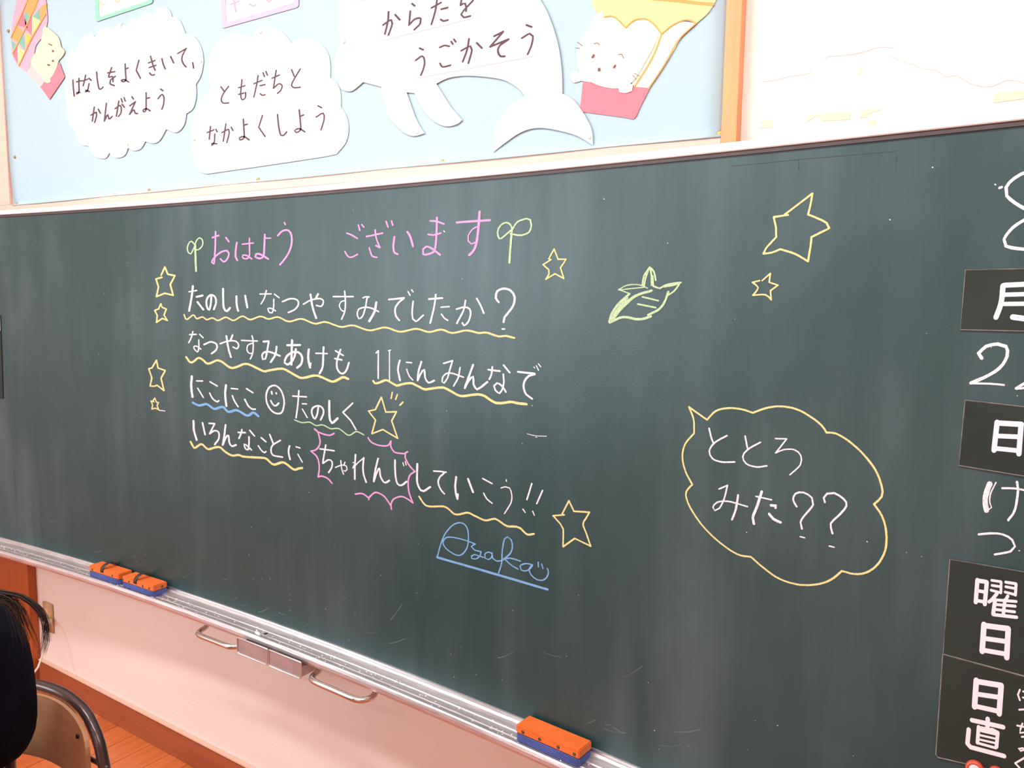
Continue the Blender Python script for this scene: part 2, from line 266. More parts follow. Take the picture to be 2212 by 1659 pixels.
# ------------------------------------------------------------------ traced outlines and writing
DATA = r'''[board]
chalk_sprout|G|s|l|62 39 -20827,10783 -20995,10900 -21136,10813 -21191,10668 -21131,10557 -21034,10532 -20931,10639 -20827,10771;61 38 -20827,10783 -20763,10902 -20616,10988 -20510,10956 -20458,10847 -20522,10729 -20679,10647 -20796,10642;93 58 -20818,10795 -20819,10420 -20816,10031
chalk_character|P|s|l|75 47 -20024,10980 -19734,11034;74 47 -19874,11141 -19904,10741 -19950,10410! -19985,10231 -20088,10280 -19930,10433 -19663,10560 -19403,10602 -19314,10531 -19376,10379 -19546,10287 -19690,10371;73 47 -19423,10965 -19300,10850
chalk_character|P|s|l|79 51 -18957,10815 -19008,10631 -19028,10422 -18959,10324;60 39 -18726,10764 -18254,10788;60 39 -18418,10917 -18422,10620 -18444,10415 -18617,10359 -18729,10407 -18720,10464 -18542,10450 -18333,10356
chalk_character|P|s|l|76 50 -17771,11001 -17805,10699 -17849,10430 -18018,10364 -18191,10411 -18153,10490 -17945,10465 -17656,10348;58 38 -17757,10907 -17535,10901
chalk_character|P|s|l|73 48 -17246,10960 -17075,11070 -16875,11096 -16746,11027 -16692,10851 -16757,10612 -16929,10395 -17186,10187;60 39 -16975,11296 -16937,11240
chalk_star|Y|p|l|82 51 -22491,9909 -22292,10155 -22163,9939 -21822,9897 -22059,9633 -21937,9308 -22340,9366 -22759,9258 -22637,9553 -22746,9794 -22454,9846
chalk_star|Y|p|l|75 46 -22678,8894 -22557,9045 -22509,8943 -22295,8884 -22421,8703 -22266,8542 -22510,8598 -22808,8466 -22753,8681 -22869,8833 -22666,8884
chalk_character|W|s|l|63 39 -21180,9422 -20818,9465;94 59 -20987,9591 -21063,9270 -21203,8859;93 59 -20828,9279 -20554,9322;93 59 -20797,9127 -20544,8912
chalk_character|W|s|l|84 53 -20152,9332 -20182,9114 -20268,8906 -20378,9013 -20368,9208 -20190,9343 -19984,9286 -19947,9118 -20058,8928
chalk_character|W|s|l|89 57 -19617,9525 -19624,9220 -19605,8981 -19479,8889 -19334,8987
chalk_character|W|s|l|87 57 -19037,9319 -19036,9088 -18982,8912;86 56 -18657,9340 -18580,9015
chalk_character|W|s|l|55 36 -18036,9395 -17568,9407;56 37 -17764,9496 -17848,9294 -17993,9127;54 36 -17431,9402 -17247,9308;55 36 -17470,9266 -17477,9051 -17551,8890 -17687,8921 -17719,9004 -17581,9014 -17412,8950
chalk_character|W|s|l|63 42 -17116,9204 -16796,9288 -16532,9259 -16486,9138 -16638,9002 -16889,8918
chalk_character|W|s|l|57 39 -16290,9153 -15981,9268 -15631,9306 -15523,9233 -15604,9113 -15793,9130;77 52 -16010,9409 -15938,9084 -15807,8800;76 52 -15723,9424 -15795,9325
chalk_underline|Y|s|l|62 43 -21447,8741 -21335,8600 -21012,8740 -20861,8638 -20586,8695 -20397,8622 -20127,8679 -19884,8613 -19523,8715 -19194,8634 -18806,8764 -18468,8680 -18040,8780 -17694,8721 -17315,8783 -16880,8678 -16382,8761 -15868,8654 -15487,8710 -15155,8652 -14865,8602 -14442,8655 -13884,8554 -13339,8643 -12839,8561 -12324,8650 -11928,8591 -11540,8661 -11211,8597 -10791,8671 -10428,8629 -10215,8647 -9887,8579 -9680,8597 -9453,8565
chalk_character|W|s|l|54 38 -15157,9367 -14446,9377;54 38 -14743,9509 -14717,9300 -14736,9025 -14861,8800;42 30 -14732,9268 -14869,9244 -14938,9127 -14872,9033 -14752,8993
chalk_character|W|s|l|52 37 -14093,9351 -14020,9377 -13880,9375! -13947,9364 -14008,9126 -14113,8895 -14246,8829 -14298,8911 -14258,9058 -14023,9121 -13791,9099 -13563,9023;80 57 -13632,9246 -13706,9009 -13881,8778
chalk_character|W|s|l|61 44 -13208,9324 -12712,9368! -12918,9229 -13010,9087 -12975,8927 -12865,8834;43 31 -12582,9522 -12515,9434;43 31 -12464,9562 -12421,9518
chalk_character|W|s|l|53 39 -12416,9294 -12452,9061 -12430,8884 -12337,8823 -12217,8890 -12098,8976
chalk_character|W|s|l|56 42 -11923,9355 -11510,9384;57 42 -11709,9460 -11760,9174 -11881,8803;43 32 -11550,9175 -11302,9194;43 33 -11537,9016 -11440,8923 -11343,8879
chalk_character|W|s|l|51 39 -11085,9142 -10844,9194 -10698,9151 -10672,9031 -10744,8860 -10865,8777 -10910,8836;52 39 -10821,9341 -10880,9119 -11075,8821;50 39 -10496,9392 -10387,9241 -10295,9074
chalk_character|W|s|l|59 47 -9885,9321 -9963,9413 -9923,9559 -9741,9614 -9559,9571 -9456,9439 -9487,9260 -9642,9077 -9721,9003 -9742,8893;46 36 -9779,8742 -9717,8746
chalk_character|P|s|l|53 37 -14639,10947 -14468,10896 -14269,10809;52 37 -14230,11133 -14179,11000;52 36 -14108,11139 -14042,11076;53 37 -14718,10500 -14609,10374 -14476,10352 -14269,10420
chalk_character|P|s|l|54 38 -13959,10845 -13405,10909;54 38 -13657,10997 -13617,10791 -13498,10568! -13633,10621;53 37 -13286,11182 -13224,11047;52 37 -13112,11187 -13072,11087;54 38 -13861,10566 -13763,10372 -13602,10336
chalk_character|P|s|l|66 47 -13019,10810 -13053,10559 -13007,10430 -12917,10403;64 46 -12599,10915 -12506,10800 -12421,10575
chalk_character|P|s|l|51 38 -11884,11141 -11700,11124 -11465,11053;51 38 -11948,10837 -11776,10816 -11560,10853;62 46 -11675,11204 -11687,10908 -11719,10569 -11775,10437 -11955,10383 -12098,10386 -12098,10501 -12007,10560 -11852,10524 -11584,10368
chalk_character|P|s|l|62 47 -11089,11072 -10786,11078 -10150,11084;71 54 -10436,11276 -10457,11011 -10508,10650 -10589,10452 -10720,10348;41 31 -10499,10958 -10629,10908 -10755,10767 -10754,10657 -10662,10590 -10543,10624
chalk_character|W|s|l|30 22 -11472,10900 -11447,10877
chalk_sprout|G|s|l|45 35 -9536,10863 -9593,10970 -9706,11015 -9852,10962 -9936,10823 -9882,10680 -9758,10729 -9580,10847;44 35 -9525,10880 -9406,11015 -9166,11074 -9069,11044 -9041,10931 -9096,10795 -9291,10736 -9468,10755 -9590,10780;58 46 -9547,10863 -9576,10565 -9603,10168
chalk_star|Y|p|l|35 29 -8532,10216 -8585,10234 -8458,10432 -8356,10222 -8161,10219 -8201,10161 -8290,10052 -8203,9832 -8422,9929 -8650,9814 -8572,9926 -8580,10012 -8730,10116 -8532,10216
chalk_character|W|s|l|63 40 -21221,8149 -20905,8172;63 40 -21058,8248 -21147,8057 -21274,7907;62 40 -20748,8178 -20586,8086;63 40 -20796,8010 -20807,7798 -20873,7646 -21026,7738 -21042,7800 -20903,7819 -20712,7741
chalk_character|W|s|l|77 49 -20557,7884 -20237,7978 -19973,7912 -19999,7764 -20223,7635
chalk_character|W|s|l|67 43 -19820,7943 -19442,8038 -19109,8043 -18996,7934 -19081,7834 -19245,7874;86 56 -19529,8178 -19451,7816 -19350,7580;85 55 -19256,8213 -19349,8049
chalk_character|W|s|l|58 38 -18870,8082 -18563,8084 -18188,8093;57 38 -18414,8231 -18366,8081 -18397,7751 -18511,7575;54 35 -18422,8020 -18604,7952 -18638,7809 -18541,7731 -18415,7738
chalk_character|W|s|l|77 51 -17932,8089 -17715,8110! -17775,7876 -17871,7616 -17977,7591 -18008,7701 -17918,7788 -17690,7816 -17263,7731;76 51 -17392,7976 -17450,7755 -17647,7536
chalk_character|W|s|l|83 56 -16959,8036 -16449,8067;84 57 -16761,8180 -16787,7836 -16806,7519;83 57 -16618,7947 -16673,7752 -16811,7586 -16964,7509 -17075,7548 -17009,7711 -16770,7849 -16504,7863 -16376,7747 -16413,7565 -16582,7447
chalk_character|W|s|l|84 58 -16109,7962 -16141,7738 -16072,7486;45 31 -16034,7611 -16066,7487;57 39 -15838,7877 -15410,7893;76 53 -15548,8052 -15590,7550 -15712,7355
chalk_underline|Y|s|l|92 61 -21417,7466 -21245,7324 -21086,7346 -20843,7473 -20650,7434 -20461,7333 -20267,7357 -19995,7446 -19769,7423 -19401,7275 -19140,7303 -18661,7424 -17988,7270 -17777,7291 -17291,7374 -17053,7366 -16522,7198 -16291,7203 -15899,7287 -15676,7269 -15298,7180 -15176,7184 -15051,7226 -14834,7318 -14652,7288
chalk_star|Y|p|l|76 47 -23130,7032 -22882,7287 -22821,7051 -22462,6995 -22685,6746 -22562,6362 -22909,6507 -23018,6465 -23251,6456 -23150,6714 -23289,6996 -23130,7032
chalk_star|Y|p|l|64 40 -23154,5985 -23041,6087 -22965,5961 -22859,5965 -22937,5858 -22872,5744 -23040,5769 -23213,5727 -23161,5865 -23239,5978 -23091,5964
chalk_character|W|s|l|104 66 -21181,6899 -21225,6592 -21182,6277;67 43 -20957,6776 -20682,6795;67 43 -20921,6559 -20667,6302
chalk_character|W|s|l|73 47 -20332,6795 -20011,6695;73 47 -20368,6456 -20240,6305 -20033,6223 -19954,6267
chalk_character|W|s|l|95 62 -19611,6750 -19661,6464 -19619,6136;63 41 -19378,6670 -19093,6675;71 46 -19335,6461 -19238,6304 -19095,6165
chalk_character|W|s|l|72 48 -18699,6715 -18439,6623;73 48 -18792,6402 -18653,6234 -18493,6153 -18349,6161
chalk_smiley|W|s|l|69 47 -17444,6890 -17582,6891 -17759,6807 -17871,6610 -17844,6378 -17675,6193 -17434,6122 -17225,6189 -17132,6441 -17176,6668 -17308,6831 -17478,6903;70 47 -17640,6718 -17624,6654;69 47 -17450,6696 -17444,6674;70 47 -17683,6462 -17599,6364 -17479,6335 -17355,6421
chalk_underline|B|s|l|106 69 -21171,6100 -20877,6042 -20521,6113 -20177,6004 -19791,6096 -19532,5971 -19155,6055 -18701,5941 -18442,6057 -18230,5974
chalk_character|W|s|l|60 41 -16777,6667 -16239,6690;60 41 -16532,6835 -16574,6490 -16659,6082;49 34 -16402,6488 -16227,6499;50 34 -16405,6347 -16220,6133
chalk_character|W|s|l|65 45 -15773,6484 -15826,6267 -15926,6122 -16037,6269 -16001,6407 -15789,6494 -15614,6443 -15585,6313 -15701,6123
chalk_character|W|s|l|96 62 -21173,5546 -21164,5244 -21051,4974;79 51 -20745,5529 -20645,5184
chalk_character|W|s|l|74 48 -20440,5542 -20179,5561! -20427,5233! -20209,5344 -20017,5327 -20006,5141 -20209,4929
chalk_character|W|s|l|80 52 -19682,5574 -19752,5268 -19842,4959! -19679,5202 -19562,5277 -19534,5069 -19425,4970 -19235,5034
chalk_character|W|s|l|70 47 -19126,5410 -18812,5440;71 47 -18956,5514 -19006,5375 -19096,5237;69 46 -18607,5527 -18413,5387;70 46 -18651,5336 -18659,5146 -18702,4958 -18830,4979 -18869,5097 -18717,5054 -18556,4963
chalk_character|W|s|l|64 43 -18127,5371 -17927,5274;65 43 -18254,5120 -18140,5014 -17999,4954 -17937,4995
chalk_character|W|s|l|67 45 -17761,5500 -17618,5255;67 45 -17319,5385 -17637,5217 -17719,5065 -17646,4931 -17246,4923
chalk_underline|Y|s|l|93 62 -21348,4884 -21184,4714 -21021,4784 -20818,4872 -20548,4755 -20312,4808 -19999,4878 -19736,4771 -19437,4696 -19135,4745 -18877,4728 -18230,4783 -17943,4795 -17630,4664 -17209,4776 -16802,4638 -16598,4689 -16457,4727
chalk_mark|W|s|l|42 27 -22853,5719 -22559,5724
chalk_character|W|s|l|61 43 -15100,7981 -14819,7878;62 43 -15128,7781 -14873,7761;67 47 -14914,8023 -15042,7747 -15046,7530 -14909,7410 -14771,7441 -14678,7554 -14615,7704
chalk_character|W|s|l|52 37 -13653,8006 -13575,8066!;52 37 -13575,8066 -13583,7730 -13587,7377
chalk_character|W|s|l|39 29 -13234,8084 -13161,8100;39 29 -13197,8072 -13202,7364
chalk_character|W|s|l|61 45 -12856,7868 -12921,7650 -12853,7386;43 32 -12639,7835 -12468,7837;44 32 -12632,7670 -12550,7514 -12434,7426
chalk_character|W|s|l|58 44 -12160,7880 -12253,7635 -12280,7424! -12173,7601 -12067,7698 -12040,7511 -11935,7400 -11757,7463
chalk_character|W|s|l|46 35 -11469,7884 -11195,7965! -11290,7722 -11340,7563 -11454,7428 -11511,7453 -11498,7552 -11391,7653 -11214,7673 -10869,7608;45 35 -10970,7821 -11025,7587 -11162,7383
chalk_underline|Y|s|l|73 55 -13761,7301 -13703,7247 -13559,7275 -13330,7355 -13188,7324 -12965,7249 -12798,7293 -12524,7345 -12361,7317 -12067,7235 -11856,7264 -11570,7315 -11390,7306 -11035,7185 -10865,7177 -10522,7242 -10281,7238 -9925,7108 -9510,7169 -9351,7157 -9104,7157
chalk_character|W|s|l|79 55 -15359,6659 -15365,6345 -15337,6148 -15260,6079 -15054,6232
chalk_character|W|p|l|55 39 -14495,6678 -14856,6405 -14577,6227 -14383,6005
chalk_underline|G|s|l|48 33 -16724,6018 -16425,5973 -16127,6017 -15885,5952 -15610,5997 -15326,5928 -15012,5962 -14659,5830 -14369,5957 -14115,5906
chalk_star|Y|p|l|52 38 -13482,6923 -13336,6561 -12974,6605 -13138,6366 -12938,5952 -13440,6114 -13819,5965 -13689,6323 -13930,6528 -13695,6589 -13482,6923;51 37 -13114,7068 -13149,6919;50 37 -12943,7029 -13000,6907;50 37 -12758,6862 -12861,6776
chalk_character|W|s|l|58 45 -10589,7909 -10769,7511 -10829,7362! -10720,7533 -10587,7648 -10573,7469 -10475,7363 -10379,7409 -10177,7553
chalk_character|W|s|l|49 39 -10157,7829 -9829,7820;49 39 -10040,7898 -10062,7733 -10124,7617;48 38 -9727,7959 -9560,7806;49 39 -9736,7757 -9717,7574 -9766,7404 -9834,7328 -9952,7389 -9988,7479 -9907,7550 -9767,7497 -9661,7373
chalk_character|W|s|l|53 43 -9339,7840 -9161,7835 -8897,7832!;53 43 -8897,7818 -9049,7771 -9168,7636 -9177,7491 -9108,7370 -8952,7290;26 21 -8921,7968 -8895,7957;26 21 -8857,8003 -8794,7906;26 21 -8804,8047 -8738,7986
chalk_mark|W|s|l|17 14 -9070,6519 -8849,6501 -8567,6526;17 14 -8848,6473 -8805,6475
chalk_character|W|s|l|72 49 -16947,5273 -16993,5104 -16938,4901;50 35 -16683,5282 -16523,5266;50 35 -16615,5082 -16443,4889
chalk_character|W|s|l|58 40 -15743,5339 -15201,5355;58 41 -15515,5473 -15602,5143 -15638,4962! -15412,5089 -15285,5050 -15304,4890 -15425,4743
chalk_character|W|s|l|44 31 -15162,4916 -14941,5007 -14755,5010 -14725,4926 -14804,4860 -14844,4876;44 31 -14954,5127 -14927,4920 -14861,4778;43 31 -14800,5103 -14847,5020
chalk_character|W|s|l|61 44 -14413,5352 -14442,5031 -14447,4706;39 28 -14507,5136 -14416,5133! -14525,4980 -14325,5157 -14113,5311!;60 43 -14113,5311 -14146,5072 -14118,4859 -14036,4690
chalk_character|W|s|l|61 45 -13611,5360 -13716,5025 -13769,4748! -13673,4967 -13569,5120 -13527,4902 -13384,4774 -13230,4857
chalk_character|W|s|l|59 44 -13031,5396 -13024,5060 -12955,4818 -12814,4798 -12646,4917;33 25 -12770,5368 -12734,5294;33 25 -12686,5405 -12659,5326
chalk_burst|P|s|l|58 41 -15942,5852! -15814,5782 -15729,5533 -15790,5390 -15922,5283 -16093,5235! -15861,5109 -15784,4915 -15788,4755 -15831,4567! -15678,4612 -15454,4576 -15297,4471;58 40 -15942,5852! -15813,5793 -15557,5750 -15335,5753 -15192,5818
chalk_burst|P|s|l|52 38 -13958,5847 -13841,5747 -13607,5701 -13319,5716 -13218,5781 -13161,5857;51 38 -13175,5838 -13176,5733 -13063,5601 -12866,5589 -12699,5606 -12610,5663!;50 38 -12685,5608 -12686,5505 -12562,5335 -12370,5207! -12535,5090 -12591,4915 -12564,4670 -12440,4419! -12675,4505 -12872,4504 -13099,4393 -13171,4253 -13158,4138;53 39 -13172,4210 -13386,4410 -13619,4480 -13766,4452 -13946,4298 -13952,4253;54 40 -13952,4297 -14184,4369 -14434,4318
chalk_character|W|s|l|65 49 -12293,5403 -12302,5124 -12288,4920 -12180,4772 -12085,4767 -11879,4902
chalk_character|W|s|l|50 38 -11766,5304 -11569,5324 -11382,5332!;50 38 -11439,5307 -11595,5164 -11621,5018 -11542,4889 -11432,4806
chalk_character|W|s|l|61 48 -11072,5266 -11099,5060 -11077,4864 -11031,4752! -11019,4864;59 47 -10715,5273 -10564,4987
chalk_character|W|s|l|41 33 -10286,5348 -10016,5273;41 33 -10253,5015 -10160,4899 -10010,4824
chalk_character|W|s|l|32 26 -9618,5422 -9615,5389;32 26 -9760,5214 -9643,5261 -9527,5252 -9467,5129 -9476,4939 -9658,4647
chalk_character|W|s|l|40 33 -8925,5445 -9050,5072;32 26 -9154,4841 -9089,4778
chalk_character|W|s|l|39 33 -8641,5340 -8788,5027;31 26 -8891,4842 -8845,4761
chalk_underline|Y|s|l|56 45 -12235,4610 -12073,4455 -11911,4421 -11462,4498 -11306,4465 -11125,4376 -10972,4394 -10721,4478 -10522,4445 -10227,4391 -10082,4428 -9915,4482 -9749,4432 -9583,4378 -9329,4413 -9214,4401 -9031,4296 -8852,4346
chalk_star|Y|s|l|39 34 -8136,4904 -7966,5234! -7836,5031! -7458,5079! -7545,4922 -7607,4803 -7516,4608 -7408,4373! -7800,4458! -8088,4217! -8093,4601 -8163,4696 -8359,4838! -8073,4912
chalk_signature|B|s|l|38 30 -11656,3213 -11538,3567 -11407,3838 -11175,4095 -10920,4203 -10743,4127 -10691,3898 -10739,3629 -10915,3431 -11120,3408 -11380,3497 -11472,3621 -11381,3752 -11174,3803 -10816,3813 -10486,3781! -10602,3697 -10514,3636 -10317,3637! -10340,3534 -10463,3434 -10587,3421 -10600,3468 -10513,3527 -10389,3523 -10230,3518
chalk_signature|B|s|l|36 29 -10001,3665 -10097,3674 -10206,3602 -10193,3506 -10095,3498 -10000,3587 -9996,3676! -9975,3553 -9879,3515 -9760,3541 -9666,3591
chalk_signature|B|s|l|37 31 -9804,3249 -9724,3491 -9704,3805 -9649,4067 -9568,4137 -9462,4086 -9425,3941 -9481,3776 -9666,3601;37 31 -9666,3610 -9456,3666 -9202,3658;37 31 -9631,3608 -9453,3512 -9263,3463
chalk_signature|B|s|l|36 30 -8872,3642 -9042,3638 -9211,3547 -9175,3460 -9039,3472 -8927,3554 -8872,3642! -8960,3537 -8902,3409 -8743,3342 -8588,3369 -8481,3469 -8450,3588 -8480,3652;35 30 -8722,3741 -8716,3640;35 30 -8629,3715 -8594,3626
chalk_underline|B|p|l|67 55 -11656,3217 -8470,3188
chalk_leaf|G|s|l|26 22 -6921,9615 -6729,9705 -6474,9714 -6293,9652;26 22 -6911,9610 -6635,9641 -6365,9667;39 34 -6402,9707 -6373,9880 -6254,10044! -6163,9958 -6122,9802;39 35 -6366,9691 -6336,9849 -6271,10021;39 34 -6206,9708 -6213,9880 -6244,10021;39 34 -6171,9692 -6186,9880;38 34 -6171,9692 -6029,9649 -5944,9701 -5774,9741 -5605,9757;37 34 -5637,9726 -5734,9602 -5859,9524;49 44 -5853,9586 -5900,9445 -6015,9271 -6257,9147;55 48 -6203,9125 -6344,9073 -6524,9059 -6801,9091 -7099,8976;26 22 -6865,9604 -6659,9542!;52 45 -6686,9529 -6903,9348 -7048,9166 -7109,8992;52 45 -6721,9464 -6937,9234 -7081,9009;55 48 -6203,9606 -6539,9499 -6808,9285 -7025,9052;55 48 -6522,9515 -6755,9367 -6935,9169;35 31 -6394,9485 -6055,9419;36 32 -6489,9348 -6103,9288;34 31 -5943,9678 -5755,9710 -5638,9741
chalk_star|Y|s|l|34 33 -3744,10895 -3304,11215! -3317,11079 -3354,10878! -3187,10803 -3049,10729 -3002,10641! -3279,10509! -3285,10373 -3312,10114! -3540,10242 -3792,10324! -3926,10270 -4078,10255! -4032,10350 -3867,10528! -3883,10696 -3928,10865! -3687,10888
chalk_star|Y|s|l|28 27 -4077,9797 -3940,9918! -3951,9769! -3797,9720! -3922,9627! -3900,9471! -4006,9555 -4229,9545! -4138,9675 -4247,9765! -4122,9797
chalk_bubble|Y|s|l|33 33 -5224,6993 -5247,7254 -5350,7473! -4981,7273! -4819,7452 -4577,7531 -4336,7534 -4130,7493! -3894,7601 -3650,7657 -3368,7636 -3126,7532 -2946,7414 -2854,7297! -2713,7304 -2485,7197 -2256,7016 -2064,6795 -1952,6546 -1941,6375 -2047,6231! -1913,6054 -1836,5800 -1835,5510 -1934,5253 -2103,5075 -2282,5011 -2477,5014! -2646,4820 -2871,4682 -3184,4602 -3513,4626 -3792,4751 -4036,4899! -4299,4894 -4666,5056 -5000,5299 -5248,5588 -5341,5797 -5310,5915 -5219,6024! -5372,6263 -5442,6521 -5393,6773 -5224,6993
chalk_character|W|s|l|32 30 -4936,7120 -4875,6928 -4838,6857;31 30 -4587,7029 -4815,6870 -4911,6705 -4848,6573 -4665,6534 -4422,6570
chalk_character|W|s|l|30 29 -4249,7061 -4196,6857;30 29 -3968,6988 -4194,6825 -4274,6687 -4203,6570 -4009,6540 -3832,6588
chalk_character|W|s|l|24 24 -3706,7088 -3510,7107! -3689,6837!;24 24 -3689,6837 -3550,6914 -3370,6939 -3256,6853 -3257,6691 -3423,6492
chalk_character|W|s|l|29 28 -4694,6029 -4534,6122! -4589,5862 -4671,5672 -4759,5612 -4796,5671 -4721,5773 -4520,5831 -4145,5802;39 39 -4328,5977 -4359,5708 -4421,5512
chalk_character|W|s|l|27 27 -4000,6013 -3719,6000;47 46 -3899,6118 -3974,5823 -4039,5619 -4012,5513;45 46 -3724,5901 -3631,5911 -3640,5874;45 46 -3748,5743 -3671,5669 -3540,5632
chalk_character|W|s|l|31 32 -3278,5962 -3343,6064 -3310,6183 -3173,6227 -3031,6160 -3005,6043 -3150,5812 -3200,5700 -3168,5593;24 24 -3190,5450 -3114,5446
chalk_character|W|s|l|32 34 -2816,6123 -2839,6195 -2787,6274 -2674,6304 -2520,6232 -2468,6123 -2596,5920 -2701,5779 -2663,5616;23 24 -2702,5392 -2622,5389
chalk_numeral|W|s|l|40 46 -193,11268 -333,11314 -487,11235 -579,11114 -561,10996 -398,10847 -191,10720 -81,10555 -67,10371 -215,10248 -375,10252 -520,10291 -552,10387 -457,10547 -286,10679 -121,10831 -57,11008 -110,11193 -213,11281
chalk_numeral|W|s|l|43 49 -708,8673 -756,8744!;42 49 -746,8750 -667,8848 -523,8892 -417,8861 -396,8718 -477,8542 -657,8394 -823,8298;25 29 -822,8293 -587,8308 -402,8305
chalk_numeral|W|s|l|32 38 -163,8732 -114,8878 2,8920 105,8843 98,8679 -43,8455 -251,8269;28 33 -251,8265 -51,8299 147,8293
chalk_mark|W|s|l|29 33 -661,11113 -631,11123;17 19 -719,11167 -710,11161
chalk_character|W|s|l|68 80 -475,6831 -508,6690 -521,6569 -490,6431;17 20 -399,6865 -457,6682 -455,6548 -429,6485 -502,6400;24 29 -317,6794 -159,6819 -22,6810;30 36 -141,6917 -120,6809 -136,6508 -207,6336
chalk_character|W|s|l|28 33 -564,6046 -402,6098 -261,6111 -138,6057 -97,5966 -146,5879 -337,5789
old_line|D|p|l|11 11 -4724,11776 -3576,11783 -2078,11773;11 11 -3559,11793 -3556,11611;9 10 -2065,11712 -2059,11474
[cloud1]
paper|paper|0|f|-28218,16923 -28231,17230! -27876,17374 -27540,17367! -27395,17581 -26970,17727 -26566,17714 -26417,17598! -26163,17787 -25769,17818 -25358,17677! -25011,17763 -24659,17685! -24306,17806 -23984,17764! -23584,17881 -23209,17758! -22959,17889 -22586,17874 -22329,17703 -22253,17537! -21887,17381 -21619,16960! -21212,16802 -20914,16476 -20822,16090 -20955,15697 -21208,15466! -21207,15124 -21384,14801 -21715,14684! -21831,14386 -22207,14196 -22741,14338! -23106,14034 -23461,13985 -23848,14080! -24116,13878 -24486,13847 -24814,13958! -25019,13745 -25483,13706 -25897,13893! -26107,13747 -26505,13778 -26898,13940 -27121,14221! -27531,14300 -27800,14589 -27828,14746! -28226,15073 -28273,15478! -28397,15978 -28397,16420
printed_character|K|s|l|101 52 -27879,16450 -27875,16222 -27845,15922;99 51 -27659,16361 -27342,16359;100 52 -27499,16457 -27521,16222 -27541,16007 -27687,15973 -27683,16016 -27475,15999
printed_character|K|s|l|98 51 -27277,16342 -26971,16358;98 51 -27081,16501 -27181,16308 -27258,16188;97 51 -26887,16377 -26756,16296;97 51 -26902,16208 -27002,16006 -27129,15966 -27123,16034 -26901,15951
printed_character|K|s|l|94 50 -26415,16514 -26390,16249 -26317,15985 -26200,15950 -26077,15998
printed_character|K|s|l|92 49 -25770,16398 -25362,16385;92 49 -25527,16531 -25726,16267 -25510,16259 -25485,16090;92 49 -25343,16237 -25635,16151 -25666,16051 -25419,15957
printed_character|K|s|l|89 49 -24769,16537 -24766,16284 -24769,16039 -24958,16023 -25030,16073 -24842,16069 -24626,15972;88 48 -24758,16385 -24609,16393
printed_character|K|p|l|86 48 -24013,16544 -24178,16265 -23966,15996
printed_character|K|s|l|83 47 -23511,16393 -23173,16416;83 47 -23485,16251 -23134,16269;83 47 -23393,16574 -23273,16281 -23178,16130;83 47 -23475,16091 -23361,16008 -23221,16005
printed_character|K|s|l|81 46 -22814,16420 -22757,16248 -22664,16099;79 46 -22375,16419 -22233,16214
printed_character|K|s|l|78 45 -22020,16452 -21598,16534! -21748,16412 -21834,16272 -21752,16108 -21640,16016;76 45 -21314,16092 -21284,15937
printed_line|H|p|l|29 16 -27894,15853 -21279,15910
printed_character|K|s|l|96 51 -26870,15195 -26540,15254 -26532,15159 -26664,14937;97 51 -26646,15428 -26806,14994;95 51 -26412,15338 -26304,15198
printed_character|K|s|l|93 50 -25925,15466 -26089,14920! -25876,15110 -25810,14955 -25626,15020
printed_character|K|s|l|91 50 -25438,15243 -25127,15308 -25106,15090 -25267,14982;91 50 -25207,15454 -25380,15002;90 49 -25033,15339 -24906,15225;82 45 -25073,15517 -25007,15394;82 45 -24906,15531 -24840,15408
printed_character|K|s|l|88 49 -24476,15504 -24386,15420;88 49 -24606,15241 -24290,15328! -24641,14978! -24395,15095 -24330,14985 -24200,14959
printed_character|K|s|l|85 48 -23697,15532 -23716,15261 -23748,15003 -23879,14977 -23904,15032 -23709,15051 -23523,14966;85 48 -23709,15361 -23524,15359
printed_character|K|s|l|82 47 -22939,15547 -22819,15481;82 47 -23095,15277 -22881,15382 -22785,15272 -22818,15079 -22908,14951
printed_line|H|p|l|30 16 -26918,14833 -22775,14877
[cloud2]
paper|paper|0|f|-20523,15267 -20578,15647 -20515,16047 -20315,16386 -19855,16589 -19326,16595 -18929,16496 -18679,16369! -18477,16547 -18091,16589 -17769,16502 -17456,16331 -17200,16121 -17073,15993! -16789,16040 -16436,16002 -16091,15882 -15802,15640 -15663,15357 -15657,14928! -15434,14767 -15295,14520 -15287,14157! -15115,13941 -15025,13635 -15125,13281 -15465,13010! -16105,12977 -18217,12928 -20830,12878! -21143,12969 -21355,13218 -21463,13614 -21470,14079 -21383,14494 -21140,14850 -20844,15081
printed_character|K|s|l|66 40 -20048,15252 -19922,15119;66 40 -19708,15221 -19955,15049 -20052,14894 -19967,14792 -19728,14772
printed_character|K|s|l|63 40 -19119,15327 -19192,14957 -19141,14788 -18995,14825 -18978,14967;63 40 -19272,15130 -18994,15149;63 40 -19279,14949 -19047,14958
printed_character|K|s|l|61 39 -18613,15155 -18276,15200;61 39 -18438,15345 -18502,15123 -18637,14801;61 39 -18364,15070 -18154,15072;61 39 -18361,14857 -18290,14806 -18169,14805;60 39 -18231,15395 -18174,15286;60 38 -18109,15411 -18053,15305
printed_character|K|s|l|59 38 -17877,15201 -17569,15248;59 38 -17698,15386 -17820,14932! -17602,15026 -17471,14958 -17528,14843 -17663,14783
printed_character|K|s|l|57 37 -17092,15321 -16993,15137;57 37 -16757,15293 -16995,15069 -17103,14929 -17001,14847 -16770,14829
printed_line|H|p|l|17 11 -20002,14685 -16720,14744
printed_character|K|s|l|68 41 -20739,14048 -20426,14094;68 41 -20576,14203 -20655,13851;67 41 -20333,14104 -20276,14023;68 41 -20389,13977 -20424,13754 -20541,13651 -20537,13726 -20304,13687
printed_character|K|s|l|66 41 -20064,13984 -19760,14048 -19734,13953 -19854,13685;66 41 -19873,14207 -20015,13736;65 40 -19639,14091 -19566,13992
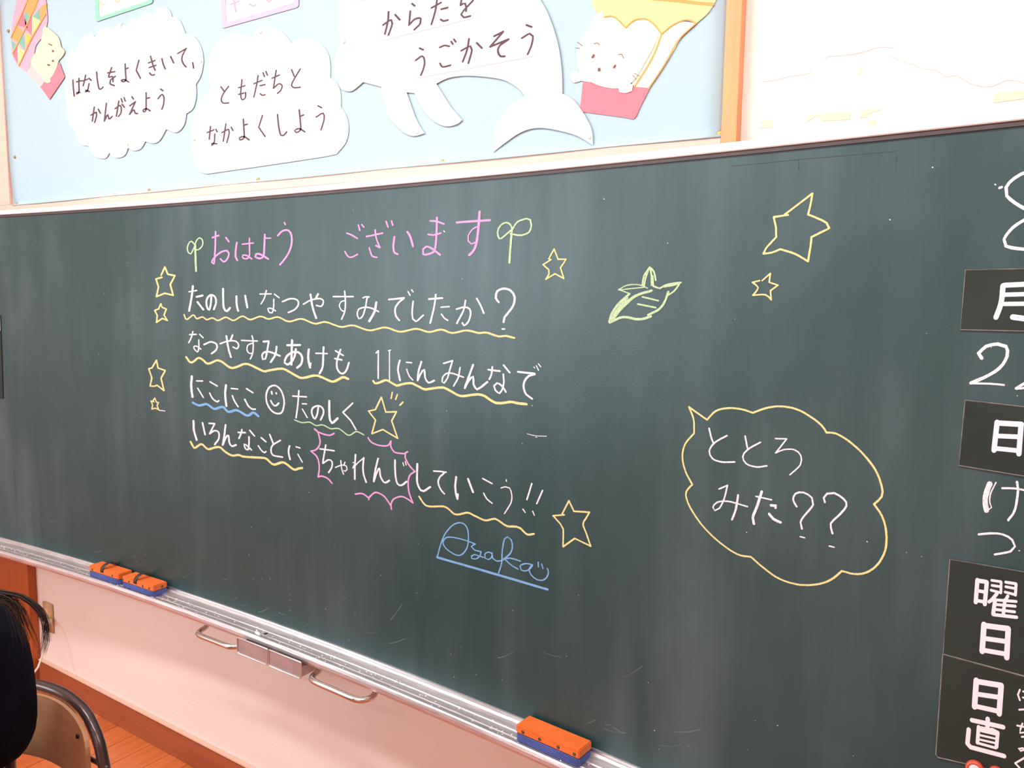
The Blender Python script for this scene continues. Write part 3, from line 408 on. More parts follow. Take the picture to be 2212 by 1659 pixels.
printed_character|K|s|l|69 44 -19104,14257 -19089,13928 -19096,13745 -19272,13706 -19299,13764 -19094,13782 -18880,13671;69 43 -19094,14092 -18937,14102
printed_character|K|p|l|61 39 -18293,14273 -18460,13975 -18202,13699
printed_character|K|s|l|64 42 -17681,14232 -17638,13894 -17564,13675 -17457,13658 -17332,13741
printed_character|K|s|l|62 41 -16826,14261 -16792,13982 -16788,13741 -16955,13688 -17016,13745 -16849,13781 -16620,13673;61 41 -16799,14086 -16660,14112
printed_character|K|s|l|54 37 -16116,14284 -15979,14218;54 37 -16192,14005 -15932,14078 -15896,13923 -16015,13666
printed_line|H|p|l|17 11 -20762,13594 -16140,13627
[whale]
paper|paper|0|f|-15323,17071! -15357,16447 -15317,16059 -15206,15788! -15374,15494 -15481,15253 -15486,14995 -15315,14811! -15304,14665 -15157,14550 -14927,14499 -14744,14547 -14494,14668! -13880,14477! -13839,14217 -13733,13925 -13606,13709 -13352,13466 -13060,13274 -12812,13214 -12527,13248! -12730,13511 -12893,13832 -13077,14249! -12831,14204! -12608,13861 -12367,13594 -12050,13397 -11777,13334 -11510,13372 -11415,13436! -11741,13764 -11974,14071 -12170,14331! -11859,14409 -11441,14412 -10922,14335 -10348,14198 -10032,14046 -9824,13895 -9696,13750! -10026,13627 -10338,13409 -10511,13028 -10542,12644! -10224,12817 -9878,12983 -9572,13056 -9237,13046 -8843,12953 -8394,12802 -8023,12582! -8055,12877 -8185,13128 -8346,13357 -8539,13565 -8780,13700! -8796,14103 -8881,14620 -9018,15039 -9187,15412 -9355,15680 -9558,15984!
printed_line|U|p|l|18 12 -14919,16581 -13927,16602
printed_character|K|s|l|63 45 -13812,15907 -13549,15985 -13516,15889 -13636,15650;64 45 -13632,16180 -13654,15972 -13754,15690;62 45 -13422,16078 -13277,15939
printed_character|K|s|l|61 44 -12895,16236 -12815,16172;61 44 -12949,16077 -12990,15772! -12807,15875 -12627,15859 -12647,15745 -12828,15641
printed_character|K|s|l|58 43 -12310,16039 -12027,16105;58 44 -12135,16239 -12193,15960 -12310,15675;57 43 -12019,15959 -11835,15961;58 43 -12037,15737 -11960,15689 -11826,15690
printed_character|K|s|l|55 42 -11564,16121 -11121,16125;56 42 -11379,16271 -11470,15948! -11340,15968 -11302,15862 -11309,15793;55 42 -11120,15985 -11376,15818 -11450,15746 -11375,15671 -11190,15668
printed_line|U|p|l|16 12 -13893,15547 -11080,15604
printed_character|K|s|l|56 42 -12667,15200 -12559,15146;56 42 -12789,14941 -12587,15010 -12515,14896 -12535,14750 -12627,14584
printed_character|K|s|l|54 41 -12063,15125 -11920,15147 -11785,15106;54 41 -12054,14772 -11976,14679 -11745,14685;53 40 -11729,15204 -11679,15139;53 40 -11653,15242 -11596,15175
printed_character|K|s|l|56 43 -11444,14960 -11185,15021 -11140,14929 -11237,14658;56 43 -11223,15183 -11277,14949 -11398,14715;55 42 -11009,15065 -10863,14930
printed_character|K|s|l|56 45 -10536,15132 -10292,15190! -10640,14925! -10150,15008! -10393,14901 -10426,14781 -10354,14679 -10249,14664
printed_character|K|s|l|50 41 -9694,15230 -9560,15167;50 41 -9808,14977 -9607,15040 -9523,14973 -9553,14802 -9650,14621
printed_line|U|p|l|15 11 -12797,14525 -9482,14555
[sign_green]
paper|paper|0|f|-26160,19130! -26162,18191! -23334,18190! -23307,18592!
border|green|p1|l|219 118 -23266,18584 -23295,18149 -26230,18128 -26214,19141
printed_character|O|s|l|92 48 -26043,18665 -25961,18528 -25767,18526;89 48 -25194,18525 -25048,18459 -24935,18478
[sign_pink]
paper|paper|0|f|-19760,17923! -19763,16956! -16928,16988! -16917,17386!
border|pink|p1|l|196 124 -16867,17377 -16879,16912 -19843,16889 -19842,17938
printed_character|P2|s|l|75 46 -19566,17406 -19189,17427;75 46 -19413,17574 -19364,17387 -19315,17173
printed_character|P2|s|l|72 45 -18741,17277 -18577,17185 -18493,17205
printed_character|P2|s|l|70 44 -18026,17246 -17920,17192 -17854,17222
[balloon_right]
skirt|cream|0|f|-7888,15109! -6599,14869! -5891,14643! -6187,14434 -6299,14256 -6529,13940 -6811,13574! -7128,13641! -7409,13994! -7824,14736!
envelope|yellow|1|f|-8175,15842! -8148,15609 -8108,15352 -7996,15150! -7835,15089! -7677,15078 -7544,14995 -7358,14801! -7183,14912 -6957,14907 -6805,14816 -6678,14686 -6588,14558! -6364,14689 -6129,14742 -5987,14705 -5887,14642! -5779,14709 -5646,14812 -5519,14999 -5421,15312!
outline|orange|s2|l|30 26 -7835,15089 -7677,15078 -7544,14995 -7358,14801! -7183,14912 -6957,14907 -6805,14816 -6678,14686 -6588,14558! -6364,14689 -6129,14742 -5987,14705 -5891,14643!;30 27 -6588,14558 -6688,14293 -6851,14007 -7129,13645;29 26 -5891,14643 -6187,14434 -6323,14260 -6529,13940 -6824,13569
band|orange|s2|l|62 56 -6921,15284 -6333,15135 -5860,15001 -5572,14929
basket|red|1|f|-8308,13882! -7167,13650! -6806,13560! -7000,13219 -7071,13069 -7133,13012! -7381,13079 -8298,13282! -8361,13347! -8327,13650
cat_arm|cat|2|f|-8290,14020 -8458,14108 -8555,14114 -8615,14016 -8522,13891 -8342,13910 -8122,13853
cat_head|cat|3|f|-8036,15157! -7878,15214! -7832,14998 -7512,14799 -7149,14629 -6649,14561! -6739,14344 -6880,14122 -7048,13877 -7170,13736 -7425,13655 -7634,13670 -7930,13764 -8205,13915 -8374,14078 -8449,14322 -8441,14554 -8336,14747 -8179,14976
cat_paw|cat|4|f|-7477,13650 -7448,13567 -7317,13533 -7177,13556 -7156,13689 -7322,13692
cat_face|N|s5|l|16 14 -8055,14593 -7980,14607 -7920,14550;16 14 -7492,14304 -7419,14300 -7370,14214;54 46 -8075,14338 -8049,14369;47 41 -7583,14067 -7558,14098;65 55 -7917,14081 -7917,14058;14 12 -8431,14681 -8319,14594;14 12 -8483,14579 -8381,14557;13 11 -7161,13859 -7082,13770;13 11 -7129,13893 -7013,13817
[balloon_left]
skirt|palepink|0|f|-31126,17257! -30630,17419 -29645,16672! -30080,16478!
envelope|pink3|1|f|-31076,20150! -31683,19120 -31906,18508 -31910,17903 -31765,17625 -31452,17372! -30950,17118! -30428,17549 -30199,17924 -29619,18193 -29409,18469 -29333,18766 -29443,19839!
check|teal|2|f|-30831,19147! -30413,18927! -30653,18719! -30863,18708!
check|teal|2|f|-29840,19096! -29837,18709! -30303,18908!
check|teal|2|f|-30985,18477! -30976,17895! -31404,18189!
check|teal|2|f|-31896,18344! -31507,18145! -31843,17963!
check|red|2|f|-30926,19150! -30687,18588! -31429,18801!
check|red|2|f|-30386,18922! -30439,18286! -30874,18610!
check|red|2|f|-31535,18071! -31561,17526! -31840,17823!
check|orange|2|f|-30580,19518! -29844,19474! -30018,19141! -30412,18940! -30830,19156!
check|orange|2|f|-29775,19107! -29331,19205! -29417,18815! -29840,18683!
check|orange|2|f|-31431,18779! -31001,18503! -31421,18210! -31865,18432!
check|gold|2|f|-30889,18476! -30459,18271! -30830,17996!
check|yellow|2|f|-30322,18911! -29814,18669! -30438,18295!
check|yellow|2|f|-31464,18092! -30982,17836! -31489,17470!
outline|orange|s3|l|93 45 -29750,19501 -30358,19007 -30877,18583 -31508,18131 -31851,17894;94 45 -30529,19554 -31212,18994 -31912,18453;92 44 -29414,18846 -30450,18188 -31447,17417
basket|red|2|f|-30032,16495! -29645,16672 -29279,16715 -28703,17147! -28389,16620! -29471,15996!
bear_head|peach|3|f|-29547,18448 -28993,18181 -28626,17904 -28523,17626 -28300,17440 -28515,17274 -28696,17212 -28944,16937 -29279,16715 -29690,16678 -30201,17063 -30587,17390 -30275,17663 -29927,17882 -29709,18207
bear_arm|peach|4|f|-29641,16717 -29695,16634 -29521,16557 -29293,16582 -29343,16701
bear_face|N|s5|l|61 31 -29279,17829 -29082,17754;105 52 -29039,17571 -29041,17545;105 52 -29071,17252 -29074,17226;106 53 -29413,17158 -29325,17132
[magnet_month]
plate|plate|0|f|-1006,9956! 434,9974! 502,9100! -1011,9078!
printed_character|M|s|l|66 77 -516,9727 -518,9531 -535,9411 -571,9277;60 71 -500,9736 -139,9757!;68 80 -138,9743 -115,9327 -162,9267 -365,9286;52 61 -490,9601 -137,9617;52 61 -481,9469 -127,9481
[magnet_day]
plate|plate|0|f|-878,8037! 625,7995! 691,6994! -892,7045!
printed_character|M|p|l|67 79 -448,7755 -458,7341;66 78 -440,7746 -148,7761;65 77 -152,7761 -148,7332;57 68 -413,7558 -159,7578;58 68 -428,7371 -158,7377
[magnet_weekday]
plate|plate|0|f|-914,5585! 653,5642! 760,4083! -904,4073!
printed_character|M|p|l|55 65 -531,5355 -529,5010;55 65 -527,5348 -418,5355;54 65 -409,5353 -411,5013;44 53 -516,5192 -417,5198;45 53 -523,5039 -418,5046;33 40 -348,5397 -233,5406;33 40 -229,5403 -221,5244;33 40 -339,5321 -233,5329;33 40 -346,5246 -221,5238;36 44 -171,5414 -46,5422;36 44 -43,5418 -39,5252;33 40 -166,5346 -50,5350;33 40 -169,5264 -43,5257;44 53 -270,5210 -327,5102 -359,5063;50 61 -285,5114 -295,4888;40 48 -131,5213 -152,5150;43 52 -163,5143 -167,4910;36 44 -285,5114 -24,5160;36 44 -292,5042 -30,5086;36 44 -294,4967 -32,5000;43 52 -295,4884 -2,4927
printed_character|M|p|l|72 86 -399,4700 -394,4280;70 85 -398,4684 -93,4725;69 85 -91,4725 -78,4284;60 73 -384,4487 -99,4525;61 73 -392,4302 -85,4335
[magnet_duty]
plate|plate|0|f|-909,4063! 766,4073! 861,2630! -860,2388! -896,2417!
printed_character|M|p|l|73 88 -437,3807 -432,3386;71 86 -436,3791 -117,3838;70 86 -116,3839 -111,3395;61 74 -413,3596 -121,3648;61 75 -421,3401 -114,3430
printed_character|M|s|l|p58 71 -451,3164 -46,3209;58 71 -249,3262 -244,3137;p48 59 -357,3093 -355,2839;p48 58 -359,3081 -186,3106;p47 58 -186,3116 -107,3100 -108,2871;p37 46 -322,3046 -122,3067;p27 33 -334,2969 -117,2995;p27 33 -336,2899 -121,2925;p34 42 -342,2836 -115,2851;p59 71 -482,3001 -484,2772 -438,2732 -3,2769
printed_character|M|s|l|23 28 118,3854 100,3770 129,3697;23 28 160,3842 225,3855;23 28 163,3751 232,3755
printed_character|M|s|l|23 28 132,3549 228,3593 256,3548 210,3495
printed_character|M|s|l|23 28 125,3300 248,3317;23 28 187,3356 165,3202 245,3244 274,3193 194,3150
printed_character|M|s|l|23 28 237,3136 245,2973 193,2931 167,2951 214,2985 291,2960
printed_character|M|p|l|23 29 280,2883 142,2716 258,2622
[wall]
tape_residue|tape|0|f|-4678,12739! -4528,12760! -4392,12745! -4417,12607! -4660,12619! -4553,12679!
tape_residue|tape|0|f|-3781,12774! -3067,12742! -3071,12608! -3524,12633! -3642,12725! -3819,12633!
tape_residue|tape|0|f|-2906,12747! -2590,12749! -2598,12713! -2775,12677! -2792,12617! -2899,12624!
tape_residue|tape|0|f|-922,12794! -364,12787! -356,12666! -921,12645!
tape_residue|tape|0|f|-2778,12556! -2652,12565! -2649,12443! -2760,12437!
tape_residue|tape|0|f|-2971,13483! -2928,13477! -2942,13358! -2984,13346!
crack|crack|s|l|7 7 -4663,13451 -4399,13448 -4188,13473 -3864,13481 -3752,13500
crack|crack|s|l|6 7 -3560,13699 -3473,13731 -3275,13714 -2995,13712 -2786,13747 -2662,13761 -2413,13713
crack|crack|s|l|6 6 -2508,13596 -2276,13473 -2132,13403 -1967,13309 -1790,13278 -1626,13141 -1474,13142 -1276,12996 -1124,12932 -966,12906 -728,12973 -457,12868'''
def pen(bm, path, a, c, yfun, jitter=0.0):
    """a stroke of an elliptical pen (half widths a across, c up) lying on the surface y = yfun(x)"""
    n = len(path)
    if n == 1: path = [path[0], (path[0][0]+0.001, path[0][1])]; n = 2
    L, R = [], []
    def q(x, z): return bm.verts.new((x, yfun(x), z))
    tans = []
    for i in range(n):
        x0, z0 = path[max(i-1, 0)]; x1, z1 = path[min(i+1, n-1)]
        dx, dz = x1-x0, z1-z0; l = math.hypot(dx, dz) or 1e-6; tans.append((dx/l, dz/l))
    def edge(x, z, t, s, k=1.0):
        nx, nz = -t[1]*s, t[0]*s
        h = math.sqrt((a*nx)**2+(c*nz)**2)
        ex, ez = a*a*nx/h, c*c*nz/h
        k *= 1+random.uniform(-jitter, jitter)
        return q(x+ex*k, z+ez*k)
    # start cap
    x, z = path[0]; t = tans[0]
    for i in range(n):
        x, z = path[i]; t = tans[i]
        L.append(edge(x, z, t, 1)); R.append(edge(x, z, t, -1))
    for i in range(n-1): bm.faces.new((L[i], L[i+1], R[i+1], R[i]))
    for (i, sgn, A, B) in ((0, -1, L[0], R[0]), (n-1, 1, R[-1], L[-1])):
        x, z = path[i]; t = tans[i]; ring = [A]
        base = math.atan2(-t[1]*0+t[0], -t[1]) if sgn < 0 else math.atan2(-t[0], t[1])
        for k in range(1, 5):
            ang = base+math.pi*k/5
            nx, nz = math.cos(ang), math.sin(ang); h = math.sqrt((a*nx)**2+(c*nz)**2)
            ring.append(q(x+a*a*nx/h, z+c*c*nz/h))
        ring.append(B)
        try: bm.faces.new(ring)
        except ValueError: pass
def smooth_path(tokens, closed, step):
    pts, corners = [], []
    for tk in tokens:
        c = tk.endswith('!'); x, z = tk.rstrip('!').split(',')
        pts.append((int(x)*1e-4, int(z)*1e-4+ZB)); corners.append(c)
    if closed:
        if not any(corners): return [(v.x, v.y) for v in catmull([Vector((p[0], p[1])) for p in pts], True, step)]
        k = corners.index(True); pts = pts[k:]+pts[:k+1]; corners = corners[k:]+corners[:k+1]
        if pts[0] != pts[-1]: pts.append(pts[0]); corners.append(True)
    out = []; seg = [pts[0]]
    for p, c in zip(pts[1:], corners[1:]):
        seg.append(p)
        if c:
            out += [(v.x, v.y) for v in catmull([Vector(s) for s in seg], False, step)][:-1]; seg = [p]
    if len(seg) > 1: out += [(v.x, v.y) for v in catmull([Vector(s) for s in seg], False, step)]
    else: out.append(seg[0])
    if closed and out[0] == out[-1]: out = out[:-1]
    return out
def cutout(path, yfront, thick, yfun=None):
    """a flat sheet with real thickness: front at yfront(x)"""
    bm = bmesh.new()
    clean = []
    for p in path:
        if not clean or (abs(p[0]-clean[-1][0])+abs(p[1]-clean[-1][1])) > 2e-4: clean.append(p)
    path = clean
    F = [bm.verts.new((x, yfront(x), z)) for x, z in path]
    B = [bm.verts.new((x, yfront(x)+thick, z)) for x, z in path]
    for t in tessellate_polygon([[Vector((x, z, 0)) for x, z in path]]):
        try: bm.faces.new([F[i] for i in t])
        except ValueError: pass
        try: bm.faces.new([B[i] for i in reversed(t)])
        except ValueError: pass
    n = len(path)
    for i in range(n): bm.faces.new((F[i], F[(i+1) % n], B[(i+1) % n], B[i]))
    bmesh.ops.recalc_face_normals(bm, faces=bm.faces)
    return bm
SECT = {}
cur = None
for ln in DATA.strip().split('\n'):
    if ln[0] == '[': cur = ln[1:-1]; SECT[cur] = []
    else: SECT[cur].append(ln.split('|'))
LABELS = {'P': 'pink chalk', 'Y': 'yellow chalk', 'G': 'pale green chalk', 'B': 'light blue chalk', 'W': 'white chalk'}
def draw(sec, root, yfun, thick=0.0006, skip=()):
    """children of root built from one section; yfun(x, layer) gives the front"""
    first = None
    for name, col, mode, kind, body in SECT[sec]:
        if kind == 'f':
            lay = int(mode)
            bm = cutout(smooth_path(body.split(), True, 0.008), lambda x: yfun(x)-lay*0.0007, thick)
            o = link(name, bm, flat(col) if col != 'paper' else paper_m, root)
        else:
            bm = bmesh.new(); lay = float(mode[1:])+0.5 if len(mode) > 1 else 0.6
            for si, st in enumerate(body.split(';')):
                poly = mode[0] == 'p'
                if st[0] == 'p': poly = True; st = st[1:]
                tk = st.split(); a, c = int(tk[0])*0.5e-4, int(tk[1])*0.5e-4; tk = tk[2:]
                if poly:
                    path = [(int(t.rstrip('!').split(',')[0])*1e-4, int(t.rstrip('!').split(',')[1])*1e-4+ZB) for t in tk]
                    runs = [[p, q] for p, q in zip(path, path[1:])]
                else:
                    runs, run = [], []
                    for t in tk:
                        run.append(t)
                        if t.endswith('!') and len(run) > 1: runs.append(run); run = [t.rstrip('!')]
                    if len(run) > 1 or not runs: runs.append(run)
                    runs = [smooth_path([t.rstrip('!') for t in r], False, 0.006) for r in runs]
                for ri, r in enumerate(runs):
                    if len(r) == 2 and sec == 'board':
                        k = max(1, int(math.hypot(r[1][0]-r[0][0], r[1][1]-r[0][1])/0.015))
                        r = [(r[0][0]+(r[1][0]-r[0][0])*i/k, r[0][1]+(r[1][1]-r[0][1])*i/k) for i in range(k+1)]
                    dy = 0.00003*((si*3+ri) % 9)
                    pen(bm, r, a, c, lambda x: yfun(x)-lay*0.0007-dy if sec != 'board' else yfun(x)-dy, 0.10 if sec == 'board' else 0.0)
            for f in bm.faces:
                f.normal_update()
                if f.normal.y > 0: f.normal_flip()
            o = link(name, bm, flat(col), root)
            if sec == 'board' and col in LABELS: o['label'] = LABELS[col]+' '+name.replace('chalk_', '')
    return root

# ------------------------------------------------------------------ chalkboard
board = empty('chalkboard', (0, 0, 0), 'long curved green chalkboard covered in chalk writing and drawings', 'chalkboard')
def sweep(profile, x0, x1, step=0.06, closed=True, smooth=False):
    """profile of (outward u, z) swept along the board's arc"""
    bm = bmesh.new(); n = max(1, int(round((x1-x0)/step))); rings = []
    for i in range(n+1):
        x = x0+(x1-x0)*i/n; a = bang(x)
        nx, ny = math.sin(a), -math.cos(a)          # outward direction, towards the class
        nx = -nx if False else nx
        rings.append([bm.verts.new((x+nx*u, by(x)+ny*u, z+ZB)) for u, z in profile])
    m = len(profile)
    for A, B in zip(rings, rings[1:]):
        for k in range(m if closed else m-1): bm.faces.new((A[k], A[(k+1) % m], B[(k+1) % m], B[k]))
    if closed:
        bm.faces.new(rings[0]); bm.faces.new(rings[-1][::-1])
    bmesh.ops.recalc_face_normals(bm, faces=bm.faces)
    return bm
link('writing_surface', sweep([(0, 0.0), (0, 1.2), (-0.018, 1.2), (-0.018, 0.0)], BX0, BX1), board_m, board, smooth=False)
link('gasket', sweep([(-0.017, 1.1945), (0.0035, 1.1945), (0.0035, 1.2015), (-0.017, 1.2015)], BX0, BX1), gasket_m, board)
link('top_rail', sweep([(-0.03, 1.2018), (0.006, 1.2018), (0.0075, 1.2035), (0.0075, 1.2155), (0.006, 1.217), (-0.03, 1.217)], BX0, BX1), whitealu_m, board)
link('bottom_lip', sweep([(-0.02, -0.004), (0.003, -0.004), (0.0045, -0.001), (0.0035, 0.003), (-0.001, 0.004), (-0.02, 0.004)], BX0, BX1), alu_m, board)
tr = sweep([(-0.02, -0.0045), (0.0035, -0.0045), (0.009, -0.0085), (0.028, -0.0125), (0.030, -0.0142), (0.048, -0.0142), (0.0495, -0.0128), (0.052, -0.0142), (0.0655, -0.0142), (0.0685, -0.011),
            (0.070, -0.0075), (0.0745, -0.006), (0.078, -0.0085), (0.0795, -0.014), (0.0795, -0.022), (0.077, -0.029), (0.0715, -0.0325), (0.064, -0.0335), (0.0, -0.0345), (-0.02, -0.0345)], BX0, BX1)
link('chalk_tray', tr, dustalu_m, board)
for x in (BX0, BX1):
    link('end_rail', sweep([(-0.03, -0.0345), (0.0085, -0.0345), (0.0085, 1.217), (-0.03, 1.217)], x-0.015, x+0.015, 0.03), whitealu_m, board)
for xb in (-3.7, -2.75, -1.8, -0.85, 0.1):
    link('wall_bracket', boxm(xb-0.02, xb+0.02, by(xb)+0.015, 0.0, ZB+0.25, ZB+0.29), gasket_m, board)
    link('wall_bracket', boxm(xb-0.02, xb+0.02, by(xb)+0.015, 0.0, ZB+1.13, ZB+1.17), gasket_m, board)
draw('board', board, lambda x: by(x, 0.0006))
rs = random.Random(11)
for nm, n in (('chalk_specks', 130), ('chalk_scuffs', 34)):
    bm = bmesh.new()
    for i in range(n):
        x = rs.uniform(-3.2, 0.1); z = ZB+(rs.uniform(0.02, 1.15) if (nm == 'chalk_specks' and rs.random() < 0.55) else abs(rs.gauss(0, 0.09))+0.012)
        if nm == 'chalk_specks':
            q = rs.uniform(0.0004, 0.0010); pen(bm, [(x, z), (x+q*0.6, z+q*rs.uniform(-1, 1))], q, q*0.8, lambda x: by(x, 0.0006))
        else:
            L = rs.uniform(0.012, 0.06); a0 = rs.uniform(-0.9, 0.9); q = rs.uniform(0.0003, 0.0007)
            pen(bm, [(x+L*t*math.cos(a0), z+L*t*math.sin(a0)+L*0.2*t*t) for t in (0, 0.3, 0.6, 1)], q, q, lambda x: by(x, 0.00045), 0.5)
    for f in bm.faces:
        f.normal_update()
        if f.normal.y > 0: f.normal_flip()
    tag(link(nm, bm, flat('W') if nm == 'chalk_specks' else mat('faint_chalk', srgb(112, 126, 126), 0.9), board), kind='stuff')
pb = bmesh.new()
for i in range(420):
    x = rs.uniform(-3.2, -0.5); u = rs.uniform(0.01, 0.066); q = rs.uniform(0.0006, 0.0016)
    zz = ZB-0.0139 if u > 0.031 else ZB-0.0124
    box(pb, x-q, x+q, by(x)-u-q, by(x)-u+q, zz-0.0004, zz+q*0.7)
tag(link('chalk_crumbs', pb, chalkstick_m, board), kind='stuff')
# bar handles under the tray
def bar_handle(x0, x1):
    z = ZB-0.052; pts = []
    a, c = by(x0), by(x1)
    P = [(x0+0.004, a-0.052, ZB-0.034), (x0+0.004, a-0.058, z+0.004), (x0+0.004, a-0.075, z), (x0+0.012, a-0.090, z), (x0+0.03, a-0.100, z),
         ((x0+x1)/2, (a+c)/2-0.101, z), (x1-0.03, c-0.100, z), (x1-0.012, c-0.090, z), (x1-0.004, c-0.075, z), (x1-0.004, c-0.058, z+0.004), (x1-0.004, c-0.052, ZB-0.034)]
    return tube(bmesh.new(), catmull(P, False, 0.008), 0.0078, 14)
link('pull_handle', bar_handle(-2.012, -1.822), steel_m, board, True)
link('pull_handle', bar_handle(-1.532, -1.318), steel_m, board, True)
# two small pull-out chalk drawers
def drawer(x0, x1):
    xm = (x0+x1)/2; yf = by(xm)-0.0915
    bm = bmesh.new(); w = x1-x0
    z0, z1 = ZB-0.0665, ZB-0.0205
    path = []
    for (cx, cz, s) in ((x1-0.008, z0+0.008, -90), (x1-0.003, z1-0.003, 0), (x0+0.003, z1-0.003, 90), (x0+0.008, z0+0.008, 180)):
        rr = 0.008 if cz < (z0+z1)/2 else 0.003
        for k in range(5):
            an = math.radians(s+k*22.5); path.append((cx+rr*math.cos(an), cz+rr*math.sin(an)))
    d = link('chalk_drawer', cutout(path, lambda x: yf+(x-xm)*math.tan(bang(xm)), 0.002), drawer_m, board)
    rb = bmesh.new(); ring = [(x, yf+(x-xm)*math.tan(bang(xm))-0.0008, z) for x, z in path]
    rn = [Vector(p) for p in ring]+[Vector(ring[0]), Vector(ring[1])]
    tube(rb, rn, 0.0021, 6, False); link('drawer_rim', rb, rim_m, d, True)
    sb = bmesh.new(); t = math.tan(bang(xm))
    for sx in (x0+0.010, x1-0.003):
        yy = yf+(sx-xm)*t
        box(sb, sx-0.001, sx+0.001, yy+0.002, yy+0.062, z0+0.004, ZB-0.036)
    box(sb, x0+0.010, x1-0.003, yf+0.004, yf+0.062, z0+0.004, z0+0.006)
    link('drawer_box', sb, drawer_m, d)
drawer(-1.822, -1.694); drawer(-1.688, -1.559)

# ------------------------------------------------------------------ magnetic signs on the board
SIGN = {'magnet_month': ('black magnetic sheet with the white month character, topmost on the board', 'sign'),
        'magnet_day': ('black magnetic sheet with one white day character, second from the top', 'sign'),
        'magnet_weekday': ('tall black magnetic sheet with the white weekday characters', 'sign'),
        'magnet_duty': ('black magnetic sheet for the day duty, lowest, with small white kana beside it', 'sign')}
for sec, (lab, cat) in SIGN.items():
    root = empty('magnetic_sign', (0, 0, 0), lab, cat, 'magnetic date signs on the chalkboard')
    draw(sec, root, lambda x: by(x, 0.0022), thick=0.0015)
    pl = [ln for ln in SECT[sec] if ln[0] == 'plate'][0]
    eb = bmesh.new(); pth = smooth_path(pl[4].split(), True, 0.03)
    ch = [o for o in root.children if o.name.startswith('plate')][0]; ch.data.materials.clear(); ch.data.materials.append(plate_m)
    pv = [Vector((x, by(x, 0.0022), z)) for x, z in pth]; pv = pv+[pv[0], pv[1]]
    tube(eb, pv, 0.0009, 5, False); link('worn_edge', eb, platedge_m, root)
# strip at the far left, cut by the frame; dark sheet paints its shadow
xs0, xs1 = -3.36, -3.152
lb = cutout([(xs0, ZB+0.54), (xs1-0.014, ZB+0.54), (xs1, ZB+0.846), (xs0, ZB+0.846)], lambda x: by(x, 0.003), 0.0024)
ls = empty('strip_and_shadow', (0, 0, 0), 'white strip at the left edge with a dark sheet painting the shadow below it', 'sign')
link('plate', lb, plate_m, ls)
link('white_strip', cutout([(xs0, ZB+0.79), (xs1-0.0035, ZB+0.79), (xs1-0.0005, ZB+0.845), (xs0, ZB+0.845)], lambda x: by(x, 0.004), 0.0009), paper_m, ls)
# round magnets on the lowest sign
def magnet(x, z, r, lab):
    e = empty('round_magnet', (x, by(x, 0.0024), z), lab, 'magnet', 'red button magnets on the lowest sign')
    M = Matrix.Rotation(math.radians(90), 4, 'X')
    bm = bmesh.new()
    n = 24; prof = [(r*0.92, 0), (r, 0.0015), (r, 0.006), (r*0.94, 0.0085), (r*0.8, 0.0095), (r*0.72, 0.0088), (r*0.66, 0.0075)]
    rings = [[bm.verts.new(M @ Vector((a*math.cos(2*math.pi*k/n), a*math.sin(2*math.pi*k/n), h))) for k in range(n)] for a, h in prof]
    for A, B in zip(rings, rings[1:]):
        for k in range(n): bm.faces.new((A[k], A[(k+1) % n], B[(k+1) % n], B[k]))
    bm.faces.new(rings[0][::-1]); bm.faces.new(rings[-1]); link('magnet_body', bm, redmag_m, e, True)
    link('magnet_highlight', disc_solid(bmesh.new(), M @ Matrix.Translation((0, 0, 0.006)), r*0.62, 0.0032, 24, 0.5), mat('highlight_pink', srgb(246, 206, 206), 0.3), e, True)  # pale disc paints the glossy highlight in the middle of the button
magnet(-0.0361, ZB+0.2439, 0.0125, 'red button magnet on the lowest sign, left one')
magnet(-0.0084, ZB+0.2490, 0.0095, 'red button magnet on the lowest sign, right one cut by the frame')
